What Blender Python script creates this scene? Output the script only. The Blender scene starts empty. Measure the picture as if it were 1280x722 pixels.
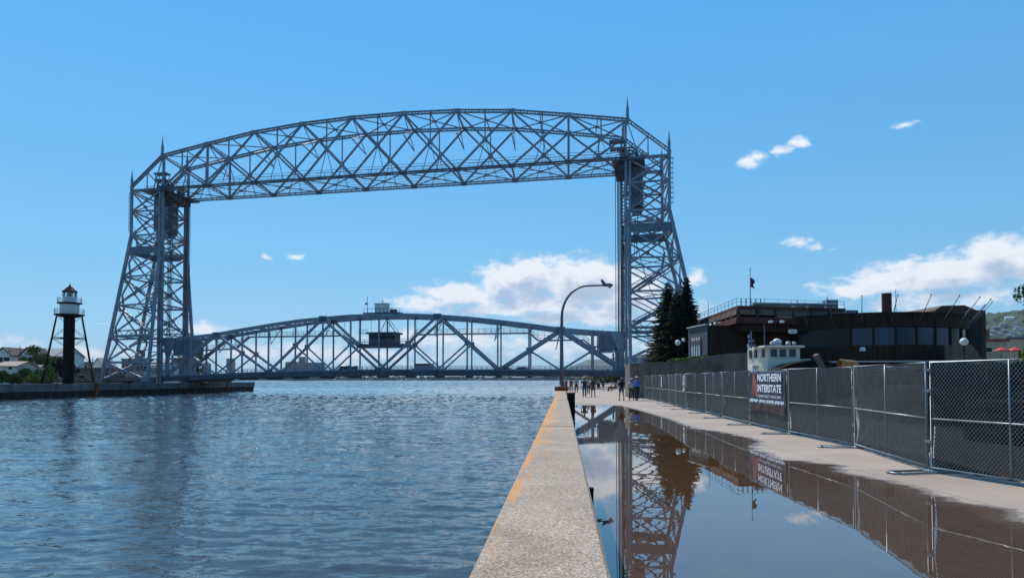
import bpy, math, random
import numpy as np
from mathutils import Vector, Matrix, Euler
from mathutils import noise as mnoise
random.seed(7)
C = bpy.context.scene.collection
S = bpy.context.scene
R = math.radians
EYE = 1.65

# ------------------------------------------------------------------ camera
cam_d = bpy.data.cameras.new('camera'); cam = bpy.data.objects.new('camera', cam_d); C.objects.link(cam)
cam_d.sensor_width = 36; cam_d.lens = 36*900/1280; cam_d.clip_start = 0.05; cam_d.clip_end = 40000
cam.location = (0, 0, EYE); cam.rotation_euler = (R(90+1.6), 0, 0); cam_d.shift_y = 87.8/1280
S.camera = cam

# ------------------------------------------------------------------ world: sky with cumulus clouds
SUN_EL, SUN_AZ = R(49), R(-24)          # azimuth clockwise from +Y
F = 900.0; PITCH = R(1.6); CY = 448.8; cp, sp = math.cos(PITCH), math.sin(PITCH)
def ray(u, v):
    s = (CY-v)/F; fw = cp-s*sp
    return (u-640)/F/fw, (sp+s*cp)/fw
def at(u, v, Y):                          # a measured pixel at a known distance -> a point in the world
    a, b = ray(u, v); return Vector((a*Y, Y, EYE+b*Y))
def azel(u, v):
    a, b = ray(u, v); return math.atan2(a, 1), math.atan2(b, math.hypot(a, 1))

W = bpy.data.worlds.new("World"); S.world = W; W.use_nodes = True
nt = W.node_tree; nt.nodes.clear()
def nd(t, **k):
    n = nt.nodes.new(t)
    for a, b in k.items(): setattr(n, a, b)
    return n
def mth(op, a, b=None, c=None, clamp=False):
    n = nd('ShaderNodeMath', operation=op); n.use_clamp = clamp
    for i, x in enumerate((a, b, c)):
        if x is None: continue
        if isinstance(x, (int, float)): n.inputs[i].default_value = x
        else: nt.links.new(x, n.inputs[i])
    return n.outputs[0]
tc = nd('ShaderNodeTexCoord'); sepn = nd('ShaderNodeSeparateXYZ'); nt.links.new(tc.outputs['Generated'], sepn.inputs[0])
az = mth('ARCTAN2', sepn.outputs[0], sepn.outputs[1])
hyp = mth('SQRT', mth('ADD', mth('MULTIPLY', sepn.outputs[0], sepn.outputs[0]), mth('MULTIPLY', sepn.outputs[1], sepn.outputs[1])))
el = mth('ARCTAN2', sepn.outputs[2], hyp)
clouds = [ # px centre, half width, half height, density
 (525,378,44,12,.75),(575,368,55,17,.95),(628,352,34,30,1.05),(668,348,60,30,1.1),(730,350,72,33,1.1),(690,378,120,18,.95),(780,365,60,35,.95),(620,388,90,10,.7),
 (700,397,60,8,.8),(760,396,50,16,.75),(868,347,16,12,.6),(840,390,60,22,.7),
 (560,425,170,16,.55),(380,442,240,17,.6),(700,432,160,22,.55),(860,440,80,16,.5),
 (1065,362,58,13,.85),(1105,350,60,17,.95),(1170,345,110,28,1.0),(1250,322,75,30,1.05),(1310,325,90,38,1.05),(1180,372,160,15,.6),
 (932,203,20,8,.62),(950,197,18,8,.66),(980,187,18,9,.64),(998,178,17,9,.68),(996,302,20,7,.62),(1016,308,16,5,.5),(1042,311,13,4,.5),(1133,153,20,5,.48),
 (368,321,12,5,.66),(337,321,8,5,.55),(262,411,26,9,.8),(100,444,52,14,.66),(20,440,60,18,.5),(112,342,12,3,.45),(125,406,12,2,.4),
]
def density(azs, els):
    comb = nd('ShaderNodeCombineXYZ'); nt.links.new(azs, comb.inputs[0]); nt.links.new(els, comb.inputs[1])
    m = None
    # warp the coordinates a little so that the outlines are not ellipses
    wn = nd('ShaderNodeTexNoise'); wn.inputs['Scale'].default_value = 26; wn.inputs['Detail'].default_value = 3
    nt.links.new(comb.outputs[0], wn.inputs['Vector'])
    w1 = nd('ShaderNodeVectorMath', operation='SUBTRACT'); nt.links.new(wn.outputs['Color'], w1.inputs[0]); w1.inputs[1].default_value = (.5, .5, .5)
    w2 = nd('ShaderNodeVectorMath', operation='MULTIPLY'); nt.links.new(w1.outputs[0], w2.inputs[0]); w2.inputs[1].default_value = (.03, .012, 0)
    w3 = nd('ShaderNodeVectorMath', operation='ADD'); nt.links.new(w2.outputs[0], w3.inputs[0]); nt.links.new(comb.outputs[0], w3.inputs[1])
    for (u, v, a, b, k) in clouds:
        ca, ce = azel(u, v); c2 = azel(u+a, v); c3 = azel(u, v-b)
        ia, ie = 1/abs(c2[0]-ca), 1/abs(c3[1]-ce)
        s1 = nd('ShaderNodeVectorMath', operation='SUBTRACT'); nt.links.new(w3.outputs[0], s1.inputs[0]); s1.inputs[1].default_value = (ca, ce, 0)
        s2 = nd('ShaderNodeVectorMath', operation='MULTIPLY'); nt.links.new(s1.outputs[0], s2.inputs[0]); s2.inputs[1].default_value = (ia, ie, 0)
        s3 = nd('ShaderNodeVectorMath', operation='LENGTH'); nt.links.new(s2.outputs[0], s3.inputs[0])
        d = mth('MULTIPLY', mth('SUBTRACT', 1.25, s3.outputs['Value'], clamp=False), k)
        m = d if m is None else mth('SMOOTH_MAX', m, d, .12)
    n1 = nd('ShaderNodeTexNoise'); n1.inputs['Scale'].default_value = 1; n1.inputs['Detail'].default_value = 9; n1.inputs['Roughness'].default_value = .62
    sc = nd('ShaderNodeVectorMath', operation='MULTIPLY'); nt.links.new(comb.outputs[0], sc.inputs[0]); sc.inputs[1].default_value = (30, 52, 1)
    nt.links.new(sc.outputs[0], n1.inputs['Vector'])
    t = mth('ADD', m, mth('MULTIPLY', mth('SUBTRACT', n1.outputs[0], .5), 1.9))
    mr = nd('ShaderNodeMapRange', interpolation_type='SMOOTHSTEP'); nt.links.new(t, mr.inputs[0])
    mr.inputs[1].default_value = .12; mr.inputs[2].default_value = .74
    return mr.outputs[0], t
dens, raw = density(az, el)
_, up = density(mth('SUBTRACT', az, .006), mth('ADD', el, .020))
shade = nd('ShaderNodeMapRange', interpolation_type='SMOOTHSTEP'); nt.links.new(up, shade.inputs[0])
shade.inputs[1].default_value = .35; shade.inputs[2].default_value = 1.25
sky = nd('ShaderNodeTexSky', sky_type='NISHITA'); sky.sun_disc = False
sky.sun_elevation = SUN_EL; sky.sun_rotation = SUN_AZ; sky.altitude = 180; sky.air_density = 1.0; sky.dust_density = .0; sky.ozone_density = 2.2
hs = nd('ShaderNodeHueSaturation'); hs.inputs['Hue'].default_value = .492; hs.inputs['Saturation'].default_value = 1.16; hs.inputs['Value'].default_value = 1.5
nt.links.new(sky.outputs[0], hs.inputs['Color'])
grad = nd('ShaderNodeValToRGB'); ge = grad.color_ramp.elements
ge[0].position = 0; ge[0].color = (.36, .67, .92, 1); ge[1].position = 1; ge[1].color = (.035, .17, .52, 1)
for p_, c_ in ((.10, (.24, .60, .95)), (.22, (.160, .53, .98)), (.42, (.105, .455, .97)), (.62, (.075, .38, .88))):
    q_ = ge.new(p_); q_.color = (*c_, 1)
nt.links.new(mth('DIVIDE', el, 1.2, clamp=True), grad.inputs[0])
gs = nd('ShaderNodeMix', data_type='RGBA'); gs.inputs['Factor'].default_value = .9
gm = nd('ShaderNodeVectorMath', operation='SCALE'); nt.links.new(grad.outputs[0], gm.inputs[0]); nt.links.new(mth('MULTIPLY_ADD', mth('COSINE', mth('ADD', az, .55)), 1.5, 7.9), gm.inputs['Scale'])
nt.links.new(hs.outputs[0], gs.inputs['A']); nt.links.new(gm.outputs[0], gs.inputs['B'])
ccol = nd('ShaderNodeMix', data_type='RGBA'); nt.links.new(shade.outputs[0], ccol.inputs['Factor'])
ccol.inputs['A'].default_value = (9.2, 9.6, 10.2, 1); ccol.inputs['B'].default_value = (4.5, 5.6, 7.4, 1)
mixc = nd('ShaderNodeMix', data_type='RGBA'); nt.links.new(mth('MULTIPLY', dens, .93), mixc.inputs['Factor'])
nt.links.new(gs.outputs['Result'], mixc.inputs['A']); nt.links.new(ccol.outputs['Result'], mixc.inputs['B'])
bg = nd('ShaderNodeBackground'); bg.inputs['Strength'].default_value = .1
nt.links.new(mixc.outputs['Result'], bg.inputs['Color'])
wo = nd('ShaderNodeOutputWorld'); nt.links.new(bg.outputs[0], wo.inputs['Surface'])

# ------------------------------------------------------------------ sun
sd = bpy.data.lights.new('sun', 'SUN'); sd.energy = 4.7; sd.angle = R(.53); sd.color = (1, .955, .89)
sun = bpy.data.objects.new('sun', sd); C.objects.link(sun)
sdir = Vector((math.sin(SUN_AZ)*math.cos(SUN_EL), math.cos(SUN_AZ)*math.cos(SUN_EL), math.sin(SUN_EL)))
sun.rotation_euler = sdir.to_track_quat('Z', 'Y').to_euler(); sun.location = sdir*50

S.view_settings.view_transform = 'Standard'; S.view_settings.look = 'None'
S.view_settings.exposure = 0.0; S.view_settings.gamma = 1; S.view_settings.use_curve_mapping = False
S.render.engine = 'CYCLES'
S.cycles.max_bounces = 8; S.cycles.transparent_max_bounces = 24; S.cycles.sample_clamp_indirect = 6

# ================================================================== helpers
class MB:
    def __init__(s): s.v = []; s.f = []; s.m = []
    def add(s, vs, fs, m=0):
        o = len(s.v); s.v += [tuple(x) for x in vs]; s.f += [tuple(i+o for i in f) for f in fs]; s.m += [m]*len(fs); return s
    def box(s, c, d, rz=0, m=0, mx=None):
        x, y, z = d[0]/2, d[1]/2, d[2]/2
        vs = [Vector((a*x, b*y, e*z)) for a in (-1, 1) for b in (-1, 1) for e in (-1, 1)]
        M = mx if mx is not None else Matrix.Rotation(rz, 3, 'Z')
        c = Vector(c); vs = [M@p+c for p in vs]
        return s.add(vs, [(0,1,3,2),(4,6,7,5),(0,4,5,1),(2,3,7,6),(0,2,6,4),(1,5,7,3)], m)
    def bar(s, p, q, w, h=None, m=0):
        p, q = Vector(p), Vector(q); h = h or w; d = (q-p)
        if d.length < 1e-6: return s
        d.normalize(); up = Vector((0,0,1)) if abs(d.z) < .97 else Vector((0,1,0))
        a = d.cross(up).normalized()*w/2; b = a.cross(d).normalized()*h/2
        vs = [p-a-b, p+a-b, p+a+b, p-a+b, q-a-b, q+a-b, q+a+b, q-a+b]
        return s.add(vs, [(3,2,1,0),(4,5,6,7),(0,1,5,4),(1,2,6,5),(2,3,7,6),(3,0,4,7)], m)
    def lace(s, p, q, w, h, m=0, n=None, t=None):   # a built-up member: two flanges with zigzag lacing
        p, q = Vector(p), Vector(q); d = (q-p); L = d.length; d.normalize()
        up = Vector((0,0,1)) if abs(d.z) < .97 else Vector((0,1,0))
        a = d.cross(up).normalized(); b = a.cross(d).normalized(); o = b*h/2
        t = t or h*.3
        s.bar(p+o, q+o, w, t, m); s.bar(p-o, q-o, w, t, m)
        n = n or max(2, int(L/(h*1.3)))
        for i in range(n):
            A = p+d*L*i/n + (o if i % 2 else -o); B = p+d*L*(i+1)/n + (-o if i % 2 else o)
            s.bar(A, B, w*.3, t*.5, m)
        return s
    def tube(s, pts, r, n=8, m=0, cap=True):
        pts = [Vector(p) for p in pts]; rs = r if isinstance(r, (list, tuple)) else [r]*len(pts)
        o = len(s.v); up = None
        for i, p in enumerate(pts):
            d = (pts[min(i+1, len(pts)-1)]-pts[max(i-1, 0)])
            d = d.normalized() if d.length > 1e-9 else Vector((0,0,1))
            if up is None: up = Vector((0,0,1)) if abs(d.z) < .9 else Vector((1,0,0))
            a = d.cross(up)
            if a.length < 1e-5: a = d.cross(Vector((0,1,0)))
            a.normalize(); b = a.cross(d).normalized()
            for k in range(n):
                t = 2*math.pi*k/n; s.v.append(tuple(p+(a*math.cos(t)+b*math.sin(t))*rs[i]))
        for i in range(len(pts)-1):
            for k in range(n):
                k2 = (k+1) % n; s.f.append((o+i*n+k, o+i*n+k2, o+(i+1)*n+k2, o+(i+1)*n+k)); s.m.append(m)
        if cap:
            s.f.append(tuple(o+k for k in range(n))[::-1]); s.m.append(m)
            e = o+(len(pts)-1)*n; s.f.append(tuple(e+k for k in range(n))); s.m.append(m)
        return s
    def lathe(s, c, prof, n=16, m=0, ph=0):
        c = Vector(c); o = len(s.v)
        for r, z in prof:
            for k in range(n):
                t = 2*math.pi*k/n+ph; s.v.append((c.x+r*math.cos(t), c.y+r*math.sin(t), c.z+z))
        for i in range(len(prof)-1):
            for k in range(n):
                k2 = (k+1) % n; s.f.append((o+i*n+k, o+i*n+k2, o+(i+1)*n+k2, o+(i+1)*n+k)); s.m.append(m)
        s.f.append(tuple(o+k for k in range(n))[::-1]); s.m.append(m)
        e = o+(len(prof)-1)*n; s.f.append(tuple(e+k for k in range(n))); s.m.append(m)
        return s
    def prism(s, poly, z0, z1, m=0):
        n = len(poly); vs = [(x, y, z0) for x, y in poly]+[(x, y, z1) for x, y in poly]
        fs = [tuple(range(n))[::-1], tuple(range(n, 2*n))]+[(i, (i+1) % n, n+(i+1) % n, n+i) for i in range(n)]
        return s.add(vs, fs, m)
    def extrude(s, pts, d, m=0):     # planar polygon extruded by vector d
        n = len(pts); d = Vector(d); pts = [Vector(p) for p in pts]
        vs = pts+[p+d for p in pts]
        fs = [tuple(range(n))[::-1], tuple(range(n, 2*n))]+[(i, (i+1) % n, n+(i+1) % n, n+i) for i in range(n)]
        return s.add(vs, fs, m)
    def ball(s, c, r, n=12, m=0, sq=(1,1,1)):
        prof = []; k = max(5, n//2)
        c = Vector(c); o = len(s.v)
        for i in range(k+1):
            ph = math.pi*i/k
            for j in range(n):
                t = 2*math.pi*j/n
                s.v.append((c.x+r*sq[0]*math.sin(ph)*math.cos(t), c.y+r*sq[1]*math.sin(ph)*math.sin(t), c.z-r*sq[2]*math.cos(ph)))
        for i in range(k):
            for j in range(n):
                j2 = (j+1) % n; s.f.append((o+i*n+j, o+i*n+j2, o+(i+1)*n+j2, o+(i+1)*n+j)); s.m.append(m)
        return s
    def build(s, name, mats, parent=None, org=(0,0,0), smooth=False, bevel=0):
        me = bpy.data.meshes.new(name); ox, oy, oz = org
        me.from_pydata([(a-ox, b-oy, c-oz) for a, b, c in s.v], [], s.f)
        if not isinstance(mats, (list, tuple)): mats = [mats]
        for m in mats: me.materials.append(m)
        if len(mats) > 1: me.polygons.foreach_set('material_index', s.m)
        if smooth: me.polygons.foreach_set('use_smooth', [True]*len(me.polygons))
        me.update()
        o = bpy.data.objects.new(name, me); C.objects.link(o)
        if parent is not None: o.parent = parent
        else: o.location = org
        if bevel:
            b = o.modifiers.new('bevel', 'BEVEL'); b.width = bevel; b.segments = 2; b.limit_method = 'ANGLE'
        return o
def tag(o, label=None, cat=None, group=None, kind=None):
    if label: o['label'] = label
    if cat: o['category'] = cat
    if group: o['group'] = group
    if kind: o['kind'] = kind
    return o
def thing(name, label, cat, loc=(0,0,0), rz=0, group=None):
    o = bpy.data.objects.new(name, None); C.objects.link(o); o.location = loc; o.rotation_euler = (0,0,rz)
    o.empty_display_size = .3
    return tag(o, label, cat, group)
def mat(name, col, rough=.6, metal=0, var=.25, vscale=3, bump=0, bscale=30, spec=None, col2=None, aniso=(1,1,1), emis=None, detail=6):
    m = bpy.data.materials.new(name); m.use_nodes = True; t = m.node_tree; b = t.nodes['Principled BSDF']
    b.inputs['Roughness'].default_value = rough; b.inputs['Metallic'].default_value = metal
    if spec is not None: b.inputs['Specular IOR Level'].default_value = spec
    tcn = t.nodes.new('ShaderNodeTexCoord'); mp = t.nodes.new('ShaderNodeMapping'); mp.inputs['Scale'].default_value = aniso
    t.links.new(tcn.outputs['Object'], mp.inputs[0])
    n = t.nodes.new('ShaderNodeTexNoise'); n.inputs['Scale'].default_value = vscale; n.inputs['Detail'].default_value = detail; n.inputs['Roughness'].default_value = .65
    t.links.new(mp.outputs[0], n.inputs['Vector'])
    cr = t.nodes.new('ShaderNodeValToRGB'); cr.color_ramp.elements[0].position = .32; cr.color_ramp.elements[1].position = .68
    c1 = [c*(1-var) for c in col]; c2 = [min(1, c*(1+var)) for c in col] if col2 is None else col2
    if col2 is not None: c1 = col
    cr.color_ramp.elements[0].color = (*c1[:3], 1); cr.color_ramp.elements[1].color = (*c2[:3], 1)
    t.links.new(n.outputs[0], cr.inputs[0]); t.links.new(cr.outputs[0], b.inputs['Base Color'])
    if bump:
        n2 = t.nodes.new('ShaderNodeTexNoise'); n2.inputs['Scale'].default_value = bscale; n2.inputs['Detail'].default_value = 5
        t.links.new(mp.outputs[0], n2.inputs['Vector'])
        bp = t.nodes.new('ShaderNodeBump'); bp.inputs['Strength'].default_value = bump; bp.inputs['Distance'].default_value = .02
        t.links.new(n2.outputs[0], bp.inputs['Height']); t.links.new(bp.outputs[0], b.inputs['Normal'])
    return m
def text_mesh(name, txt, size, m, parent, loc, rot, ext=.004, sx=1.0, bold=0):
    cu = bpy.data.curves.new(name, 'FONT'); cu.body = txt; cu.size = size; cu.extrude = ext; cu.align_x = 'CENTER'; cu.offset = bold
    o = bpy.data.objects.new(name+'_c', cu); C.objects.link(o)
    dg = bpy.context.evaluated_depsgraph_get(); me = bpy.data.meshes.new_from_object(o.evaluated_get(dg))
    bpy.data.objects.remove(o); me.materials.clear(); me.materials.append(m)
    t = bpy.data.objects.new(name, me); C.objects.link(t); t.parent = parent; t.location = loc; t.rotation_euler = rot; t.scale = (sx, 1, 1)
    return t

# ================================================================== materials
M = {}
M['steel'] = mat('bridge_steel', (.20,.245,.30), .45, 0, .30, .5, spec=.6)
def add_rust(m, lo=.60, hi=.72, amt=.55, sc=1.4):
    t = m.node_tree; b = t.nodes['Principled BSDF']; src = b.inputs['Base Color'].links[0].from_socket
    tcn = t.nodes.new('ShaderNodeTexCoord'); mp = t.nodes.new('ShaderNodeMapping'); mp.inputs['Scale'].default_value = (1.6,1.6,.5)
    n = t.nodes.new('ShaderNodeTexNoise'); n.inputs['Scale'].default_value = sc; n.inputs['Detail'].default_value = 8; n.inputs['Roughness'].default_value = .7
    t.links.new(tcn.outputs['Object'], mp.inputs[0]); t.links.new(mp.outputs[0], n.inputs['Vector'])
    r = t.nodes.new('ShaderNodeMapRange'); r.inputs[1].default_value = lo; r.inputs[2].default_value = hi; r.inputs[4].default_value = amt; t.links.new(n.outputs[0], r.inputs[0])
    x = t.nodes.new('ShaderNodeMix'); x.data_type = 'RGBA'; t.links.new(r.outputs[0], x.inputs['Factor']); t.links.new(src, x.inputs['A']); x.inputs['B'].default_value = (.12,.055,.03,1); t.links.new(x.outputs['Result'], b.inputs['Base Color'])
add_rust(M['steel'])
M['steel_dark'] = mat('weathered_steel', (.07,.082,.10), .55, 0, .3, .5)
M['steel_panel'] = mat('grey_plate', (.13,.165,.205), .6, 0, .18, .5)
M['rope'] = mat('wire_rope', (.05,.055,.06), .5)
M['conc_brown'] = mat('old_concrete', (.15,.115,.09), .85, 0, .35, 1.2, .3, 14, aniso=(1,1,.35))  # brown-grey concrete for the planter, ramp and other walls
M['conc_pier'] = mat('pier_concrete', (.15,.145,.135), .85, 0, .45, .5, .3, 8, aniso=(1,1,.4))
M['sheet_pile'] = mat('shade_dark_sheet_piling', (.018,.016,.016), .8, 0, .5, 1)  # piling colour, darkened to hold the shade under the parapet too
M['rust'] = mat('rust', (.22,.065,.025), .8, 0, .4, 3)
M['black_metal'] = mat('black_paint', (.008,.008,.010), .7, 0, .2, 2, spec=.1)
M['lamp_post'] = mat('lamp_post_paint', (.10,.115,.14), .45, 0, .2, 2)
M['white'] = mat('white_paint', (.72,.72,.69), .5, 0, .08, 2)
M['cream'] = mat('cream_paint', (.74,.68,.56), .5, 0, .1, 2)
M['galv'] = mat('galvanised_tube', (.22,.27,.29), .42, .4, .25, 4)
M['wire'] = mat('galvanised_wire', (.23,.28,.30), .45, .4, .2, 4)
M['brown_board'] = mat('dark_brown_boards', (.040,.023,.0145), .8, 0, .6, 2.2, .2, 9, spec=.15, aniso=(3,3,.12))
M['brown_block'] = mat('brown_ribbed_cladding', (.050,.028,.020), .75, 0, .3, 2, aniso=(3,3,.1)); M['side_grey'] = mat('lit_side_grey_blue', (.055,.065,.08), .7, 0, .2, 2, aniso=(3,3,.15))
M['rust_fascia'] = mat('rust_red_steel', (.085,.018,.013), .7, 0, .4, 1.2)
M['tan_fascia'] = mat('weathered_tan_steel', (.14,.10,.085), .75, 0, .4, 1.2)
M['glass_blue'] = mat('reflection_tinted_glass', (.016,.050,.080), .28, 0, .4, .35)  # blue sky reflection put into the base colour
M['glass_dark'] = mat('dark_glass', (.012,.014,.018), .12, 0, .2, 1, spec=.2)
M['roof_pale'] = mat('pale_roofing', (.42,.42,.40), .8, 0, .2, 1)
M['grey_roof'] = mat('grey_shingles', (.30,.31,.33), .85, 0, .2, 1.4, .3, 12)
M['tan_roof'] = mat('tan_shingles', (.33,.27,.21), .85, 0, .2, 1.4, .3, 12)
M['siding_white'] = mat('pale_siding', (.66,.67,.66), .7, 0, .08, 1, aniso=(.2,.2,6))
M['siding_cream'] = mat('cream_siding', (.62,.62,.52), .7, 0, .08, 1, aniso=(.2,.2,6))
M['brick'] = mat('brown_brick', (.17,.105,.085), .85, 0, .3, 3)
M['tan_wall'] = mat('tan_stucco', (.62,.43,.27), .85, 0, .15, 1)
M['red_roof'] = mat('red_roof_trim', (.30,.06,.05), .7, 0, .2, 1)
M['red_cloth'] = mat('red_canvas', (.55,.045,.05), .8, 0, .1, 2)
M['trim_dark'] = mat('dark_trim', (.02,.022,.027), .7, 0, .2, 1, spec=.2)
M['bark'] = mat('bark', (.07,.05,.035), .9, 0, .4, 4)
def leafmat(name, c1, c2, sc=1.2):
    m = mat(name, c1, .75, 0, col2=c2, vscale=sc, detail=4); m.node_tree.nodes['Principled BSDF'].inputs['Specular IOR Level'].default_value = .25
    return m
M['spruce'] = leafmat('spruce_needles', (.012,.028,.015), (.040,.075,.034))
M['leaf'] = leafmat('green_leaves', (.045,.090,.018), (.13,.19,.04))
M['leaf_bright'] = leafmat('bright_leaves', (.09,.15,.025), (.20,.27,.05))
M['leaf_dark'] = leafmat('purple_leaves', (.018,.012,.014), (.04,.025,.028))
M['leaf_far'] = leafmat('far_leaves', (.03,.055,.03), (.05,.08,.04), .05)
M['orange'] = mat('orange_pipe_paint', (.42,.19,.07), .6, 0, .4, 3)
M['wood'] = mat('grey_timber', (.12,.10,.085), .85, 0, .3, 6)
M['grass'] = mat('grass', (.05,.09,.02), .9, 0, col2=(.10,.13,.04), vscale=.6)
M['lamp_globe'] = mat('white_globe', (.80,.78,.70), .3, 0, .03, 1)
M['flag'] = mat('flag_cloth', (.10,.05,.09), .8, 0, .3, 3)
M['far_build'] = mat('far_building', (.13,.14,.16), .8, 0, .25, .02)
M['far_pale'] = mat('far_pale_building', (.42,.42,.40), .8, 0, .15, .02)
M['far_tan'] = mat('far_tan_building', (.26,.22,.18), .8, 0, .2, .02)
M['tyre'] = mat('tyre_rubber', (.015,.015,.015), .9)

# ---- walkway concrete with slab joints, stains
def concrete_walk():
    m = bpy.data.materials.new('walkway_concrete'); m.use_nodes = True; t = m.node_tree; b = t.nodes['Principled BSDF']; L = t.links.new; N = t.nodes.new
    b.inputs['Roughness'].default_value = .82
    tcn = N('ShaderNodeTexCoord')
    n1 = N('ShaderNodeTexNoise'); n1.inputs['Scale'].default_value = .45; n1.inputs['Detail'].default_value = 8; n1.inputs['Roughness'].default_value = .6; L(tcn.outputs['Object'], n1.inputs['Vector'])
    n2 = N('ShaderNodeTexNoise'); n2.inputs['Scale'].default_value = 45; n2.inputs['Detail'].default_value = 6; n2.inputs['Roughness'].default_value = .8; L(tcn.outputs['Object'], n2.inputs['Vector'])
    r1 = N('ShaderNodeValToRGB'); e = r1.color_ramp.elements; e[0].position = .3; e[0].color = (.325,.262,.208,1); e[1].position = .7; e[1].color = (.435,.36,.295,1); L(n1.outputs[0], r1.inputs[0])
    r2 = N('ShaderNodeValToRGB'); e = r2.color_ramp.elements; e[0].position = .3; e[0].color = (.78,.78,.78,1); e[1].position = .7; e[1].color = (1.1,1.1,1.1,1); L(n2.outputs[0], r2.inputs[0])
    mx = N('ShaderNodeMix'); mx.data_type = 'RGBA'; mx.blend_type = 'MULTIPLY'; mx.inputs['Factor'].default_value = 1; L(r1.outputs[0], mx.inputs['A']); L(r2.outputs[0], mx.inputs['B'])
    br = N('ShaderNodeTexBrick'); br.inputs['Scale'].default_value = 1; br.inputs['Brick Width'].default_value = 7.4; br.inputs['Row Height'].default_value = 4.6
    br.inputs['Mortar Size'].default_value = .012; br.offset = 0; br.inputs['Color1'].default_value = (1,1,1,1); br.inputs['Color2'].default_value = (.93,.93,.93,1); br.inputs['Mortar'].default_value = (.42,.40,.38,1)
    mp = N('ShaderNodeMapping'); mp.inputs['Location'].default_value = (1.1, .6, 0); L(tcn.outputs['Object'], mp.inputs[0]); L(mp.outputs[0], br.inputs['Vector'])
    mx2 = N('ShaderNodeMix'); mx2.data_type = 'RGBA'; mx2.blend_type = 'MULTIPLY'; mx2.inputs['Factor'].default_value = 1; L(mx.outputs['Result'], mx2.inputs['A']); L(br.outputs[0], mx2.inputs['B'])
    L(mx2.outputs['Result'], b.inputs['Base Color'])
    bp = N('ShaderNodeBump'); bp.inputs['Strength'].default_value = .3; bp.inputs['Distance'].default_value = .006; L(n2.outputs[0], bp.inputs['Height']); L(bp.outputs[0], b.inputs['Normal'])
    return m
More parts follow.
